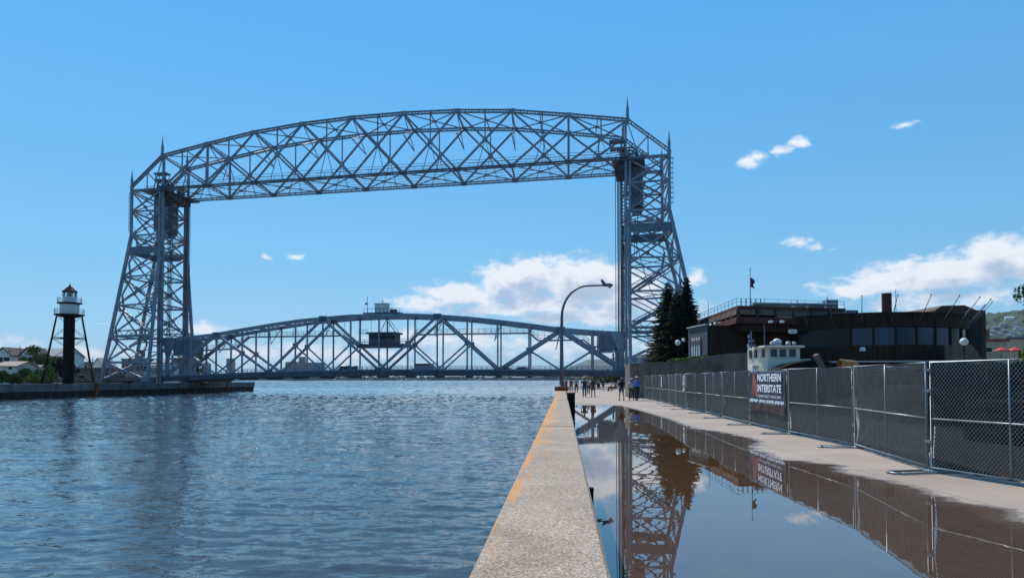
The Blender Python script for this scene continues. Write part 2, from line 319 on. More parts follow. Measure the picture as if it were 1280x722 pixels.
# ---- canal wall: exposed aggregate with orange paint/lichen on the water edge. Object coords: x across, y along
def wall_mat():
    m = bpy.data.materials.new('canal_wall_concrete'); m.use_nodes = True; t = m.node_tree; b = t.nodes['Principled BSDF']; L = t.links.new; N = t.nodes.new
    b.inputs['Roughness'].default_value = .85; b.inputs['Specular IOR Level'].default_value = .3
    tcn = N('ShaderNodeTexCoord')
    vo = N('ShaderNodeTexVoronoi'); vo.inputs['Scale'].default_value = 120; L(tcn.outputs['Object'], vo.inputs['Vector'])
    n1 = N('ShaderNodeTexNoise'); n1.inputs['Scale'].default_value = 2.2; n1.inputs['Detail'].default_value = 7; L(tcn.outputs['Object'], n1.inputs['Vector'])
    n2 = N('ShaderNodeTexNoise'); n2.inputs['Scale'].default_value = 85; n2.inputs['Detail'].default_value = 3; n2.inputs['Roughness'].default_value = .9; L(tcn.outputs['Object'], n2.inputs['Vector'])
    r1 = N('ShaderNodeValToRGB'); e = r1.color_ramp.elements; e[0].position = .28; e[0].color = (.295,.230,.170,1); e[1].position = .72; e[1].color = (.43,.350,.270,1); L(n1.outputs[0], r1.inputs[0])
    r2 = N('ShaderNodeValToRGB'); e = r2.color_ramp.elements; e[0].position = .38; e[0].color = (.33,.32,.32,1); e[1].position = .60; e[1].color = (1.50,1.47,1.43,1); L(n2.outputs[0], r2.inputs[0])
    mx = N('ShaderNodeMix'); mx.data_type = 'RGBA'; mx.blend_type = 'MULTIPLY'; mx.inputs['Factor'].default_value = .9; L(r1.outputs[0], mx.inputs['A']); L(r2.outputs[0], mx.inputs['B'])
    bw = N('ShaderNodeSeparateColor'); L(vo.outputs['Color'], bw.inputs[0])
    r3 = N('ShaderNodeMapRange'); r3.inputs[3].default_value = .62; r3.inputs[4].default_value = 1.32; L(bw.outputs[0], r3.inputs[0])
    mxb = N('ShaderNodeMix'); mxb.data_type = 'RGBA'; mxb.blend_type = 'MULTIPLY'; mxb.inputs['Factor'].default_value = 1; L(mx.outputs['Result'], mxb.inputs['A']); L(r3.outputs[0], mxb.inputs['B'])
    # orange stain: strong near x=0 (water edge), patchy, growing with distance along the wall
    sp_ = N('ShaderNodeSeparateXYZ'); L(tcn.outputs['Object'], sp_.inputs[0])
    n3 = N('ShaderNodeTexNoise'); n3.inputs['Scale'].default_value = 1; n3.inputs['Detail'].default_value = 6; n3.inputs['Roughness'].default_value = .7
    mp = N('ShaderNodeMapping'); mp.inputs['Scale'].default_value = (7, .9, 1); L(tcn.outputs['Object'], mp.inputs[0]); L(mp.outputs[0], n3.inputs['Vector'])
    def mt(op, a, b2, cl=False):
        n = N('ShaderNodeMath'); n.operation = op; n.use_clamp = cl
        for i, x in enumerate((a, b2)):
            if isinstance(x, (int, float)): n.inputs[i].default_value = x
            else: L(x, n.inputs[i])
        return n.outputs[0]
    grow = mt('MULTIPLY', mt('MINIMUM', mt('MAXIMUM', mt('SUBTRACT', sp_.outputs[1], 1.5), 0), 13), .017)
    edge = mt('SUBTRACT', mt('ADD', grow, .04), sp_.outputs[0])
    msk = mt('ADD', mt('MULTIPLY', edge, 5.0), mt('MULTIPLY', mt('SUBTRACT', n3.outputs[0], .49), 4.6))
    rr = N('ShaderNodeMapRange'); rr.interpolation_type = 'SMOOTHSTEP'; rr.inputs[1].default_value = .0; rr.inputs[2].default_value = 1.0; rr.inputs[4].default_value = .85; L(msk, rr.inputs[0])
    mx3 = N('ShaderNodeMix'); mx3.data_type = 'RGBA'; L(rr.outputs[0], mx3.inputs['Factor']); L(mxb.outputs['Result'], mx3.inputs['A']); mx3.inputs['B'].default_value = (.60,.27,.075,1)
    n5 = N('ShaderNodeTexNoise'); n5.inputs['Scale'].default_value = 3.2; n5.inputs['Detail'].default_value = 7; n5.inputs['Roughness'].default_value = .75; L(tcn.outputs['Object'], n5.inputs['Vector'])
    rs = N('ShaderNodeMapRange'); rs.interpolation_type = 'SMOOTHSTEP'; rs.inputs[1].default_value = .50; rs.inputs[2].default_value = .72; rs.inputs[4].default_value = .30; L(mt('SUBTRACT', n5.outputs[0], mt('MULTIPLY', sp_.outputs[0], .12)), rs.inputs[0])
    mx4 = N('ShaderNodeMix'); mx4.data_type = 'RGBA'; L(rs.outputs[0], mx4.inputs['Factor']); L(mx3.outputs['Result'], mx4.inputs['A']); mx4.inputs['B'].default_value = (.36,.17,.075,1)
    L(mx4.outputs['Result'], b.inputs['Base Color'])
    bp = N('ShaderNodeBump'); bp.inputs['Strength'].default_value = .6; bp.inputs['Distance'].default_value = .004; L(n2.outputs[0], bp.inputs['Height']); L(bp.outputs[0], b.inputs['Normal'])
    return m
def water_mat(rough=.03):
    m = bpy.data.materials.new('canal_water'); m.use_nodes = True; t = m.node_tree; b = t.nodes['Principled BSDF']; L = t.links.new; N = t.nodes.new
    b.inputs['Base Color'].default_value = (.050,.074,.088,1); b.inputs['Roughness'].default_value = rough; b.inputs['IOR'].default_value = 1.34
    g = N('ShaderNodeNewGeometry')
    mp = N('ShaderNodeMapping'); mp.inputs['Rotation'].default_value = (0,0,R(7)); mp.inputs['Scale'].default_value = (2.5, 6.6, 1); L(g.outputs['Position'], mp.inputs[0])
    n1 = N('ShaderNodeTexNoise'); n1.inputs['Scale'].default_value = 1.0; n1.inputs['Detail'].default_value = 3.5; n1.inputs['Roughness'].default_value = .5; L(mp.outputs[0], n1.inputs['Vector'])
    # calm and ruffled patches
    n2 = N('ShaderNodeTexNoise'); n2.inputs['Scale'].default_value = .016; n2.inputs['Detail'].default_value = 5
    mp2 = N('ShaderNodeMapping'); mp2.inputs['Scale'].default_value = (.4, 1.4, 1); L(g.outputs['Position'], mp2.inputs[0]); L(mp2.outputs[0], n2.inputs['Vector'])
    r = N('ShaderNodeMapRange'); r.interpolation_type = 'SMOOTHSTEP'; r.inputs[1].default_value = .38; r.inputs[2].default_value = .62; r.inputs[3].default_value = .6; r.inputs[4].default_value = 1.25; L(n2.outputs[0], r.inputs[0])
    s1 = N('ShaderNodeVectorMath'); s1.operation = 'SUBTRACT'; L(n1.outputs['Color'], s1.inputs[0]); s1.inputs[1].default_value = (.5,.5,.5)
    s2 = N('ShaderNodeVectorMath'); s2.operation = 'MULTIPLY'; L(s1.outputs[0], s2.inputs[0]); s2.inputs[1].default_value = (.50,1.0,0)
    n6 = N('ShaderNodeTexNoise'); n6.inputs['Scale'].default_value = 1.3; n6.inputs['Detail'].default_value = 2; L(g.outputs['Position'], n6.inputs['Vector'])
    gu = N('ShaderNodeMapRange'); gu.interpolation_type = 'SMOOTHSTEP'; gu.inputs[1].default_value = .60; gu.inputs[2].default_value = .70; gu.inputs[3].default_value = 1.0; gu.inputs[4].default_value = 2.6; L(n6.outputs[0], gu.inputs[0])
    mg = N('ShaderNodeMath'); mg.operation = 'MULTIPLY'; L(r.outputs[0], mg.inputs[0]); L(gu.outputs[0], mg.inputs[1])
    s3 = N('ShaderNodeVectorMath'); s3.operation = 'SCALE'; L(s2.outputs[0], s3.inputs[0]); L(mg.outputs[0], s3.inputs['Scale'])
    s4 = N('ShaderNodeVectorMath'); s4.operation = 'ADD'; L(s3.outputs[0], s4.inputs[0]); L(g.outputs['Normal'], s4.inputs[1])
    s5 = N('ShaderNodeVectorMath'); s5.operation = 'NORMALIZE'; L(s4.outputs[0], s5.inputs[0]); L(s5.outputs[0], b.inputs['Normal'])
    return m
def puddle_mat():
    m = bpy.data.materials.new('puddle_water'); m.use_nodes = True; t = m.node_tree; b = t.nodes['Principled BSDF']; L = t.links.new; N = t.nodes.new
    b.inputs['IOR'].default_value = 2.6
    at_ = N('ShaderNodeAttribute'); at_.attribute_name = 'depth'
    g = N('ShaderNodeNewGeometry')
    n1 = N('ShaderNodeTexNoise'); n1.inputs['Scale'].default_value = 1.0; n1.inputs['Detail'].default_value = 10; n1.inputs['Roughness'].default_value = .70
    mp = N('ShaderNodeMapping'); mp.inputs['Scale'].default_value = (.6, 1.9, 1); L(g.outputs['Position'], mp.inputs[0]); L(mp.outputs[0], n1.inputs['Vector'])
    def mt(op, a, b2):
        n = N('ShaderNodeMath'); n.operation = op
        for i, x in enumerate((a, b2)):
            if isinstance(x, (int, float)): n.inputs[i].default_value = x
            else: L(x, n.inputs[i])
        return n.outputs[0]
    v = mt('ADD', at_.outputs['Fac'], mt('MULTIPLY', mt('SUBTRACT', n1.outputs[0], .5), 1.3))
    al = N('ShaderNodeMapRange'); al.interpolation_type = 'SMOOTHSTEP'; al.inputs[1].default_value = .20; al.inputs[2].default_value = .36; L(v, al.inputs[0])
    we = N('ShaderNodeMapRange'); we.interpolation_type = 'SMOOTHSTEP'; we.inputs[1].default_value = .32; we.inputs[2].default_value = .52; we.inputs[3].default_value = .55; we.inputs[4].default_value = .0; L(v, we.inputs[0])
    L(we.outputs[0], b.inputs['Roughness'])
    co = N('ShaderNodeValToRGB'); e = co.color_ramp.elements; e[0].position = .25; e[0].color = (.16,.115,.08,1); e[1].position = .75; e[1].color = (.092,.049,.024,1); L(v, co.inputs[0]); 
    n3 = N('ShaderNodeTexNoise'); n3.inputs['Scale'].default_value = 3; n3.inputs['Detail'].default_value = 8; L(g.outputs['Position'], n3.inputs['Vector'])
    mr = N('ShaderNodeMapRange'); mr.inputs[3].default_value = .7; mr.inputs[4].default_value = 1.3; L(n3.outputs[0], mr.inputs[0])
    mm = N('ShaderNodeMix'); mm.data_type = 'RGBA'; mm.blend_type = 'MULTIPLY'; mm.inputs['Factor'].default_value = 1; L(co.outputs[0], mm.inputs['A']); L(mr.outputs[0], mm.inputs['B'])
    L(mm.outputs['Result'], b.inputs['Base Color'])
    n4 = N('ShaderNodeTexNoise'); n4.inputs['Scale'].default_value = 2.5; n4.inputs['Detail'].default_value = 2; L(g.outputs['Position'], n4.inputs['Vector'])
    bp = N('ShaderNodeBump'); bp.inputs['Strength'].default_value = .05; bp.inputs['Distance'].default_value = .01; L(n4.outputs[0], bp.inputs['Height']); L(bp.outputs[0], b.inputs['Normal'])
    tr = N('ShaderNodeBsdfTransparent'); mx = N('ShaderNodeMixShader'); L(al.outputs[0], mx.inputs[0]); L(tr.outputs[0], mx.inputs[1]); L(b.outputs[0], mx.inputs[2])
    L(mx.outputs[0], t.nodes['Material Output'].inputs['Surface'])
    return m
def screen_mat():
    m = mat('privacy_screen_cloth', (.0025,.0035,.005), .9, 0, .6, 1.1, 0, spec=.08, col2=(.013,.016,.018), aniso=(1,1,2.2)); t = m.node_tree; L = t.links.new; N = t.nodes.new
    tr = N('ShaderNodeBsdfTransparent'); mx = N('ShaderNodeMixShader'); mx.inputs[0].default_value = .93
    L(tr.outputs[0], mx.inputs[1]); L(t.nodes['Principled BSDF'].outputs[0], mx.inputs[2]); L(mx.outputs[0], t.nodes['Material Output'].inputs['Surface'])
    return m
M['walk'] = concrete_walk(); M['wall'] = wall_mat(); M['water'] = water_mat(); M['water_far'] = water_mat(.08); M['puddle'] = puddle_mat(); M['screen'] = screen_mat()
def lantern_glass():
    m = bpy.data.materials.new('lantern_glass'); m.use_nodes = True; t = m.node_tree; b = t.nodes['Principled BSDF']
    b.inputs['Base Color'].default_value = (.5,.6,.65,1); b.inputs['Roughness'].default_value = .05
    tr = t.nodes.new('ShaderNodeBsdfTransparent'); mx = t.nodes.new('ShaderNodeMixShader'); mx.inputs[0].default_value = .3
    t.links.new(tr.outputs[0], mx.inputs[1]); t.links.new(b.outputs[0], mx.inputs[2]); t.links.new(mx.outputs[0], t.nodes['Material Output'].inputs['Surface'])
    return m
M['lglass'] = lantern_glass()

# ================================================================== SETTING
CD = .0709                                   # canal direction: x gained per metre of y
WL = -1.85                                   # water level
# ---- water near: real waves on a fan grid; far: flat sheet
def waves():
    nr, na = 620, 560
    r = 2.0*np.exp(np.linspace(0, math.log(330/2.0), nr)); a = np.linspace(R(-112), R(22), na)
    Rr, A = np.meshgrid(r, a, indexing='ij'); X = Rr*np.sin(A); Y = Rr*np.cos(A)
    rng = np.random.default_rng(3); Z = np.zeros_like(X)
    sp_ = np.maximum(Rr*(r[1]/r[0]-1), Rr*(a[1]-a[0]))
    for i in range(46):
        lam = .28*(1.07**i); th = R(262)+rng.normal(0, .36)
        k = 2*math.pi/lam; amp = .0066*lam*(1.0 if lam < .7 else (.7/lam)**.95)
        att = np.clip((lam/sp_-2.5)/3, 0, 1)
        ph = k*(X*math.cos(th)+Y*math.sin(th))+rng.uniform(0, 6.28)
        Z += amp*att*np.sin(ph+.5*np.sin(ph*.31+i))
    Z += rng.normal(0, 1, Z.shape)*.045*sp_*np.clip((Rr-50)/100, 0, 1)
    vs = np.stack([X, Y, Z+WL], -1).reshape(-1, 3)
    idx = np.arange(nr*na).reshape(nr, na)
    fs = np.stack([idx[:-1,:-1], idx[:-1,1:], idx[1:,1:], idx[1:,:-1]], -1).reshape(-1, 4)
    me = bpy.data.meshes.new('canal_water'); me.vertices.add(len(vs)); me.vertices.foreach_set('co', vs.ravel())
    me.loops.add(fs.size); me.loops.foreach_set('vertex_index', fs.ravel()); me.polygons.add(len(fs))
    me.polygons.foreach_set('loop_start', np.arange(0, fs.size, 4)); me.polygons.foreach_set('loop_total', np.full(len(fs), 4))
    me.polygons.foreach_set('use_smooth', np.ones(len(fs), bool)); me.update(); me.validate()
    me.materials.append(M['water']); o = bpy.data.objects.new('canal_water', me); C.objects.link(o); tag(o, kind='structure')
waves()
def bay():
    nr, na = 520, 420
    r = np.concatenate([328*np.exp(np.linspace(0, math.log(3400/328), nr-2)), [8000, 14000]]); a = np.linspace(R(-112), R(22), na)
    Rr, A = np.meshgrid(r, a, indexing='ij'); rng = np.random.default_rng(5)
    Z = rng.normal(0, 1, Rr.shape)*.055*np.minimum(Rr*.0045, 6); Z[-2:] = -.5; Z[0] = 0
    vs = np.stack([Rr*np.sin(A), Rr*np.cos(A), Z+WL-.03], -1).reshape(-1, 3)
    idx = np.arange(nr*na).reshape(nr, na); fs = np.stack([idx[:-1,:-1], idx[:-1,1:], idx[1:,1:], idx[1:,:-1]], -1).reshape(-1, 4)
    me = bpy.data.meshes.new('bay_water'); me.vertices.add(len(vs)); me.vertices.foreach_set('co', vs.ravel())
    me.loops.add(fs.size); me.loops.foreach_set('vertex_index', fs.ravel()); me.polygons.add(len(fs))
    me.polygons.foreach_set('loop_start', np.arange(0, fs.size, 4)); me.polygons.foreach_set('loop_total', np.full(len(fs), 4))
    me.polygons.foreach_set('use_smooth', np.ones(len(fs), bool)); me.update(); me.validate()
    me.materials.append(M['water_far']); o = bpy.data.objects.new('bay_water', me); C.objects.link(o); tag(o, kind='structure')
bay()
b = MB(); b.add([(-14000,-14000,-6),(14000,-14000,-6),(14000,14000,-6),(-14000,14000,-6)], [(0,1,2,3)])
tag(b.build('lake_bed', mat('lake_bed_mud', (.03,.05,.06), .9)), kind='structure')

# ---- canal wall (parapet), segments with open joints
WW = .591
root = thing('canal_wall', 'low speckled concrete canal wall with orange stained water edge beside the puddle', 'wall', (-.395, 0, 0), -math.atan(CD))
b = MB()
ends = [-8.5] + [2.0-5.3+5.3*k for k in range(0, 36)]
ends = sorted(set([-8.5, -3.3]+[7.3+5.3*k for k in range(-1, 34)]))
for i in range(len(ends)-1):
    y0, y1 = ends[i]+.014, ends[i+1]-.014
    ch = .018
    prof = [(0,-4),(WW,-4),(WW,.84-ch),(WW-ch,.84),(ch,.84),(0,.84-ch)]
    jit = random.uniform(-.003,.003)
    b.extrude([(x, y0, z+(jit if z > 0 else 0)) for x, z in prof], (0, y1-y0, 0))
b.build('wall_body', M['wall'], root)
def wallx(y, f=.5): return -.395+CD*y+WW*f
# ---- walkway and ground
b = MB()
b.add([(wallx(-12,.8), -12, 0), (14, -12, 0), (15.5, 63, 0), (26, 80, 0), (30, 250, 0), (wallx(250,.8), 250, 0)], [(0,1,2,3,4,5)])
tag(b.build('walkway', M['walk']), kind='structure')
b = MB()
land = [(wallx(-12,.7), -12), (700, -60), (3600, 1400), (3600, 2600), (900, 1500), (300, 620), (120, 330), (34, 275), (wallx(262,.7), 262)]
b.prism([(x, y) for x, y in land], -5, -.02)
tag(b.build('ground', mat('gravel_ground', (.15,.135,.11), .95, 0, .3, .8)), kind='structure')

# ---- puddle
outline = [(wallx(2.4,1.0),2.4),(wallx(10,1),10),(wallx(20,1),20),(wallx(30,1),30),(wallx(40,1),40),(wallx(46,1),46.4),(5.17, 46.21), (6.86, 45.12), (6.81, 38.11), (6.51, 29.13), (6.11, 24.39), (6.58, 22.71), (6.7, 19.66), (5.71, 17.19), (5.56, 14.82), (6.31, 14.04), (5.71, 12.85), (6.01, 12.26), (6.06, 11.67), (6.11, 10.68), (5.96, 9.89), (6.21, 9.11), (5.91, 8.71), (5.91, 8.22), (5.86, 7.33), (5.16, 5.95), (4.86, 3.78), (4.0, 2.4)]
def inside_dist(x, y):
    n = len(outline); ins = False; dm = 1e9
    for i in range(n):
        x1, y1 = outline[i]; x2, y2 = outline[(i+1) % n]
        if (y1 > y) != (y2 > y) and x < (x2-x1)*(y-y1)/(y2-y1)+x1: ins = not ins
        dx, dy = x2-x1, y2-y1; t = max(0, min(1, ((x-x1)*dx+(y-y1)*dy)/(dx*dx+dy*dy)))
        wall_edge = i < 5
        if wall_edge: continue
        d = math.hypot(x-x1-t*dx, (y-y1-t*dy)*.55); dm = min(dm, d)
    return dm if ins else -dm
vs = []; dep = []; fs = []
ys = list(np.linspace(2.0, 51, 190)); nx = 46
for y in ys:
    x0 = wallx(y, .985); x1 = 8.2
    for i in range(nx):
        x = x0+(x1-x0)*i/(nx-1); vs.append((x, y, .004)); d = inside_dist(x, y); dep.append(max(0, min(1, .38+d/.95)) if d > -.5 else 0)
for j in range(len(ys)-1):
    for i in range(nx-1):
        q = (j*nx+i, j*nx+i+1, (j+1)*nx+i+1, (j+1)*nx+i)
        if max(dep[k] for k in q) > 0: fs.append(q)
me = bpy.data.meshes.new('puddle'); me.from_pydata(vs, [], fs); me.materials.append(M['puddle'])
atr = me.attributes.new('depth', 'FLOAT', 'POINT'); atr.data.foreach_set('value', dep)
pud = bpy.data.objects.new('puddle', me); C.objects.link(pud); tag(pud, kind='structure')

# ---- left pier and land
def lpx(y): return -94.6+CD*y
pier = thing('canal_pier', 'far concrete canal pier with dark piling and rusty streaks across the water', 'pier', (lpx(221), 221, WL))
O = (lpx(221), 221, WL)
b = MB(); b.extrude([(lpx(30), 30, -.55), (lpx(30), 30, .86), (lpx(30)-1.2, 30, .86), (lpx(30)-1.2, 30, -.55)], (lpx(221)-lpx(30), 191, 0))
b.build('parapet', M['conc_pier'], pier, O)
b = MB()
n = 150
for i in range(n):   # corrugated sheet piling
    y0 = 30+191*i/n; y1 = 30+191*(i+1)/n; o = .12 if i % 2 else 0
    b.extrude([(lpx(y0)-.15-o, y0, -4), (lpx(y0)-.15-o, y0, -.553), (lpx(y0)-1.1, y0, -.553), (lpx(y0)-1.1, y0, -4)], (lpx(y1)-lpx(y0), y1-y0, 0))
b.build('sheet_piling', M['sheet_pile'], pier, O)
for y in (146, 185, 203):
    b = MB(); b.box((lpx(y)+.12, y, -.3), (.25, .9 if y == 146 else .5, 2.6)); 
    for k in range(6): b.box((lpx(y)+.28, y, -1.2+.4*k), (.06, .7, .06))
    b.build('fender', M['rust'], pier, O)
b = MB(); b.prism([(lpx(30)-1.18, 30), (lpx(221)-1.18, 220.8), (lpx(221)-30, 236), (-240, 345), (-1500, 700), (-1500, 30)], -4, .62)
tag(b.build('point_ground', mat('point_grass', (.09,.10,.05), .95, 0, col2=(.16,.15,.12), vscale=.15)), kind='structure')

# ================================================================== LIFT BRIDGE
R0 = Vector((25.9, 160, EYE)); E1 = Vector((-.9762, .2171, 0)); E2 = Vector((.0757, .9971, 0)); SP = 119.8; SW = 12.3
def B(u, w, z): return R0+E1*u+E2*w+Vector((0,0,z))
BO = tuple(B(SP/2, SW/2, -1.65))
bridge = thing('lift_bridge', 'grey-blue steel aerial lift bridge spanning the canal, roadway lowered', 'lift bridge', BO)
us = [SP*k/9 for k in range(10)]
topz = [58.1,60.3,62.3,63.4,63.9,63.9,63.4,62.3,60.3,58.1]; BZ = 49.5
b = MB()
for w in (0, SW):
    for k in range(9):
        b.lace(B(us[k],w,topz[k]), B(us[k+1],w,topz[k+1]), .7, .62, t=.2)
        b.lace(B(us[k],w,BZ), B(us[k+1],w,BZ), .6, .55, t=.18)
        # crossing diagonals
        b.bar(B(us[k],w,topz[k]), B(us[k+1],w,BZ), .38, .42); b.bar(B(us[k],w+.02,BZ), B(us[k+1],w+.02,topz[k+1]), .36, .44)
        ha, hb = topz[k]-BZ, topz[k+1]-BZ; f = ha/(ha+hb); ux = us[k]+(us[k+1]-us[k])*f; zx = BZ+hb*f
        b.box(B(ux,w,zx), (1.1,.5,1.1), math.atan2(E1.y, E1.x))
        tz = topz[k]+(topz[k+1]-topz[k])*f
        b.bar(B(ux,w,zx), B(ux,w,tz), .28)
        for s_ in (-1.9, 1.9): b.bar(B(ux,w,zx), B(ux+s_,w,BZ), .13)
    for k in (1, 8): b.bar(B(us[k],w,BZ), B(us[k],w,topz[k]), .5)
    for k in range(1, 9):
        for z in (BZ, topz[k]): b.box(B(us[k],w,z), (1.5,.62,1.0), math.atan2(E1.y, E1.x))
    # end panels out to the outer tower columns
    for u0, s_ in ((0,-1),(SP,1)):
        b.lace(B(u0,w,58.1), B(u0+s_*9.1,w,50.6), .6, .6, t=.2); b.bar(B(u0,w,BZ), B(u0+s_*9.1,w,49.6), .5)
        b.bar(B(u0+s_*4.5,w,54.2), B(u0+s_*4.5,w,BZ), .22); b.bar(B(u0+s_*.2,w,BZ+.2), B(u0+s_*4.5,w,54.2), .25); b.bar(B(u0,w,57.6), B(u0+s_*2.6,w,BZ), .2)
b.build('top_chords_and_web', M['steel'], bridge, BO).name = 'span_truss'
b = MB()
for k in range(10):
    for z in (BZ, topz[k]): b.lace(B(us[k],0,z), B(us[k],SW,z), .3, .5, t=.12, n=6)
    if k < 9:
        for (za, zb) in ((BZ,BZ), (topz[k],topz[k+1])):
            b.bar(B(us[k],0,za), B(us[k+1],SW,zb), .24, .2); b.bar(B(us[k],SW,za+.03), B(us[k+1],0,zb+.03), .24, .2)
            b.box((B(us[k],0,za)+B(us[k+1],SW,zb))/2, (.9,.9,.35))
        um = (us[k]+us[k+1])/2; b.bar(B(um,0,(topz[k]+topz[k+1])/2), B(um,SW,(topz[k]+topz[k+1])/2), .22)
    if 0 < k < 9:
        b.bar(B(us[k],0,topz[k]), B(us[k],SW,topz[k]-5.2), .16); b.bar(B(us[k],SW,topz[k]), B(us[k],0,topz[k]-5.2), .16)
        b.bar(B(us[k],0,topz[k]-5.2), B(us[k],SW,topz[k]-5.2), .22)
b.build('lateral_bracing', M['steel'], bridge, BO)
b = MB()    # cables and the inspection walkway hung along the bottom chord
for w in (1.2, 3.5, 8.5, 11):
    for dz in (1.3, 2.6): b.tube([B(SP*i/24, w, BZ+dz-.9*math.sin(math.pi*((i*9/24) % 1))*.4) for i in range(25)], .05, 5)
b.build('cable', M['rope'], bridge, BO)
for w in (-.9, SW+.9):
    b = MB(); b.bar(B(0,w,BZ-.1), B(SP,w,BZ-.1), .8, .08)
    for i in range(63):
        u = SP*i/62; b.bar(B(u,w-.35,BZ-.1), B(u,w-.35,BZ+1.0), .06)
    b.bar(B(0,w-.35,BZ+1.0), B(SP,w-.35,BZ+1.0), .06)
    b.build('catwalk', M['steel_dark'], bridge, BO)

def tower(u0, s_, base_z):
    """u0 inner column station, s_ direction away from the span"""
    top = B(u0, 0, 0)
    kink = 37.3
    def io(z):      # offset of the outer column along the span axis
        return 9.1 if z >= kink else 9.1+(17.3-9.1)*(kink-z)/(kink+.8)
    def fl(z):      # flare across
        return 0 if z >= 37 else 5.6*(37-z)/37.8
    def Pt(i, w, z):  # i 0 inner 1 outer ; w 0 near 1 far
        f_ = fl(z)*(.12 if i else 1); return B(u0+s_*(io(z) if i else 0), -f_ if w == 0 else SW+f_, z)
    b = MB()
    for w in (0, 1):
        # inner vertical built-up guide column, plus a splayed raking leg beside it
        for o in (-.45, .45): b.bar(B(u0+o, w*SW, base_z), B(u0+o, w*SW, 58.1 if o*s_ < 0 else 50), .42, .9)
        for i in range(60): b.box(B(u0, w*SW, base_z+1+i*.84), (.55,.7,.14), math.atan2(E1.y,E1.x))
        b.bar(Pt(0,w,37), Pt(0,w,base_z), .7, .6)
        for q in range(7): zq = 33-q*5.2; b.bar(Pt(0,w,zq), B(u0, w*SW, zq), .2)
        b.bar(Pt(1,w,50.0), Pt(1,w,kink), .6); b.bar(Pt(1,w,kink), Pt(1,w,base_z), .72)
        b.box(Pt(1,w,base_z+.4), (2,2,1.2)); b.box(Pt(0,w,base_z+.4), (2,2,1.2))
    col = b.build('tower_column', M['steel'], bridge, BO)
    b = MB()
    lv = [49.3, 44, 37.7, 33.4, 26.9, 19.4, 11.4, 4.5, base_z+.8]
    for j, z in enumerate(lv[:-1]):
        z2 = lv[j+1]
        for w in (0, 1):    # faces parallel to the span
            b.bar(Pt(0,w,z), Pt(1,w,z), .34, .4)
            b.bar(Pt(0,w,z), Pt(1,w,z2), .32, .36); b.bar(Pt(0,w,z2), Pt(1,w,z), .3, .38)
            mid = (Pt(0,w,z)+Pt(1,w,z2))/2; b.box(mid, (.9,.3,.9), math.atan2(E1.y,E1.x))
            if j in (4, 5): b.lace(Pt(0,w,z2)+Vector((0,0,.6)), Pt(1,w,z)-Vector((0,0,.6)), .3, .8, t=.2, n=10)
        for i in (0, 1):    # faces across
            if i == 0 and z < 18: continue
            c0 = (lambda w_, z_: B(u0, w_*SW, z_)) if i == 0 else (lambda w_, z_: Pt(1,w_,z_)); b.bar(c0(0,z), c0(1,z), .32, .4)
            if i == 0 and z2 < 11: continue
            q1 = (z+z2)/2
            b.bar(c0(0,z), c0(1,z2), .26, .3); b.bar(c0(0,z2), c0(1,z), .24, .32)
            b.box((c0(0,z)+c0(1,z2))/2, (.3,.9,.9), math.atan2(E1.y,E1.x))
        # inner diaphragm struts to the mid outer side
        b.bar(Pt(0,0,z), Pt(1,1,z), .16); b.bar(Pt(0,1,z), Pt(1,0,z), .16)
        m0 = (Pt(0,0,z)+Pt(0,1,z))/2; m1 = (Pt(1,0,z2)+Pt(1,1,z2))/2; b.bar(m0, m1, .2)
    for i in (0,): b.lace(B(u0,0,12.4), B(u0,SW,12.4), .4, 1.6, t=.2, n=10)
    b.build('tower_bracing', M['steel'], bridge, BO)
    b = MB()    # box girders and the latticed platform beam
    for w in (0, 1):
        b = MB(); b.bar(Pt(0,w,33.7), Pt(1,w,33.7), .5, 1.9); b.build('box_girder', M['steel_panel'], bridge, BO); b = MB()
        b.lace(Pt(0,w,11.9), Pt(1,w,11.9), .4, 1.5, t=.28, n=9); b.bar(Pt(0,w,10.4), Pt(1,w,10.4), .9, .35)
        b.build('platform_beam', M['steel_panel'], bridge, BO)
    b = MB(); b.bar(Pt(1,0,33.7), Pt(1,1,33.7), .5, 1.6); b.build('box_girder', M['steel_panel'], bridge, BO)
    b = MB()    # counterweight
    ctr = B(u0+s_*2.6, SW/2, 43.9); b.box(ctr, (2.7, 6.2, 9.0), math.atan2(E1.y,E1.x))
    b.box(ctr+Vector((0,0,5.1)), (2.9, 6.5, .5), math.atan2(E1.y,E1.x)); b.box(ctr-Vector((0,0,5.2)), (2.2, 5, .9), math.atan2(E1.y,E1.x))
    cwt = b.build('counterweight', M['steel_panel'], bridge, BO)
    for w in (-3.13, 3.13):
        b = MB()
        for (a1, a2) in (((-1.5,-4.6),(1.5,0)), ((-1.5,0),(1.5,-4.6)), ((-1.5,.2),(1.5,4.6)), ((-1.5,4.6),(1.5,.2)), ((-1.6,0),(1.6,0))):
            b.bar(ctr+E1*a1[0]+E2*w+Vector((0,0,a1[1])), ctr+E1*a2[0]+E2*w+Vector((0,0,a2[1])), .2, .25)
        b.build('stiffener', M['steel'], cwt, BO)
    for w in (1.4, 3.4, SW-3.4, SW-1.4):     # sheave wheels
        b = MB(); c = B(u0+s_*.55, w, 50.6); r = 1.75
        ring = [c+(E1*math.cos(t)+Vector((0,0,1))*math.sin(t))*r for t in np.linspace(0, 2*math.pi, 25)]
        b.tube(ring, .22, 6)
        for k in range(8):
            t = math.pi*k/4; b.bar(c, c+(E1*math.cos(t)+Vector((0,0,1))*math.sin(t))*r, .2)
        b.bar(c-E2*.5, c+E2*.5, .6)
        b.build('sheave', M['steel_dark'], bridge, BO)
    b = MB()    # machinery platform, rails, small roofed shelter
    b.bar(B(u0-s_*2.6, SW/2, 49.0), B(u0+s_*4.6, SW/2, 49.0), SW+1.6, .3)
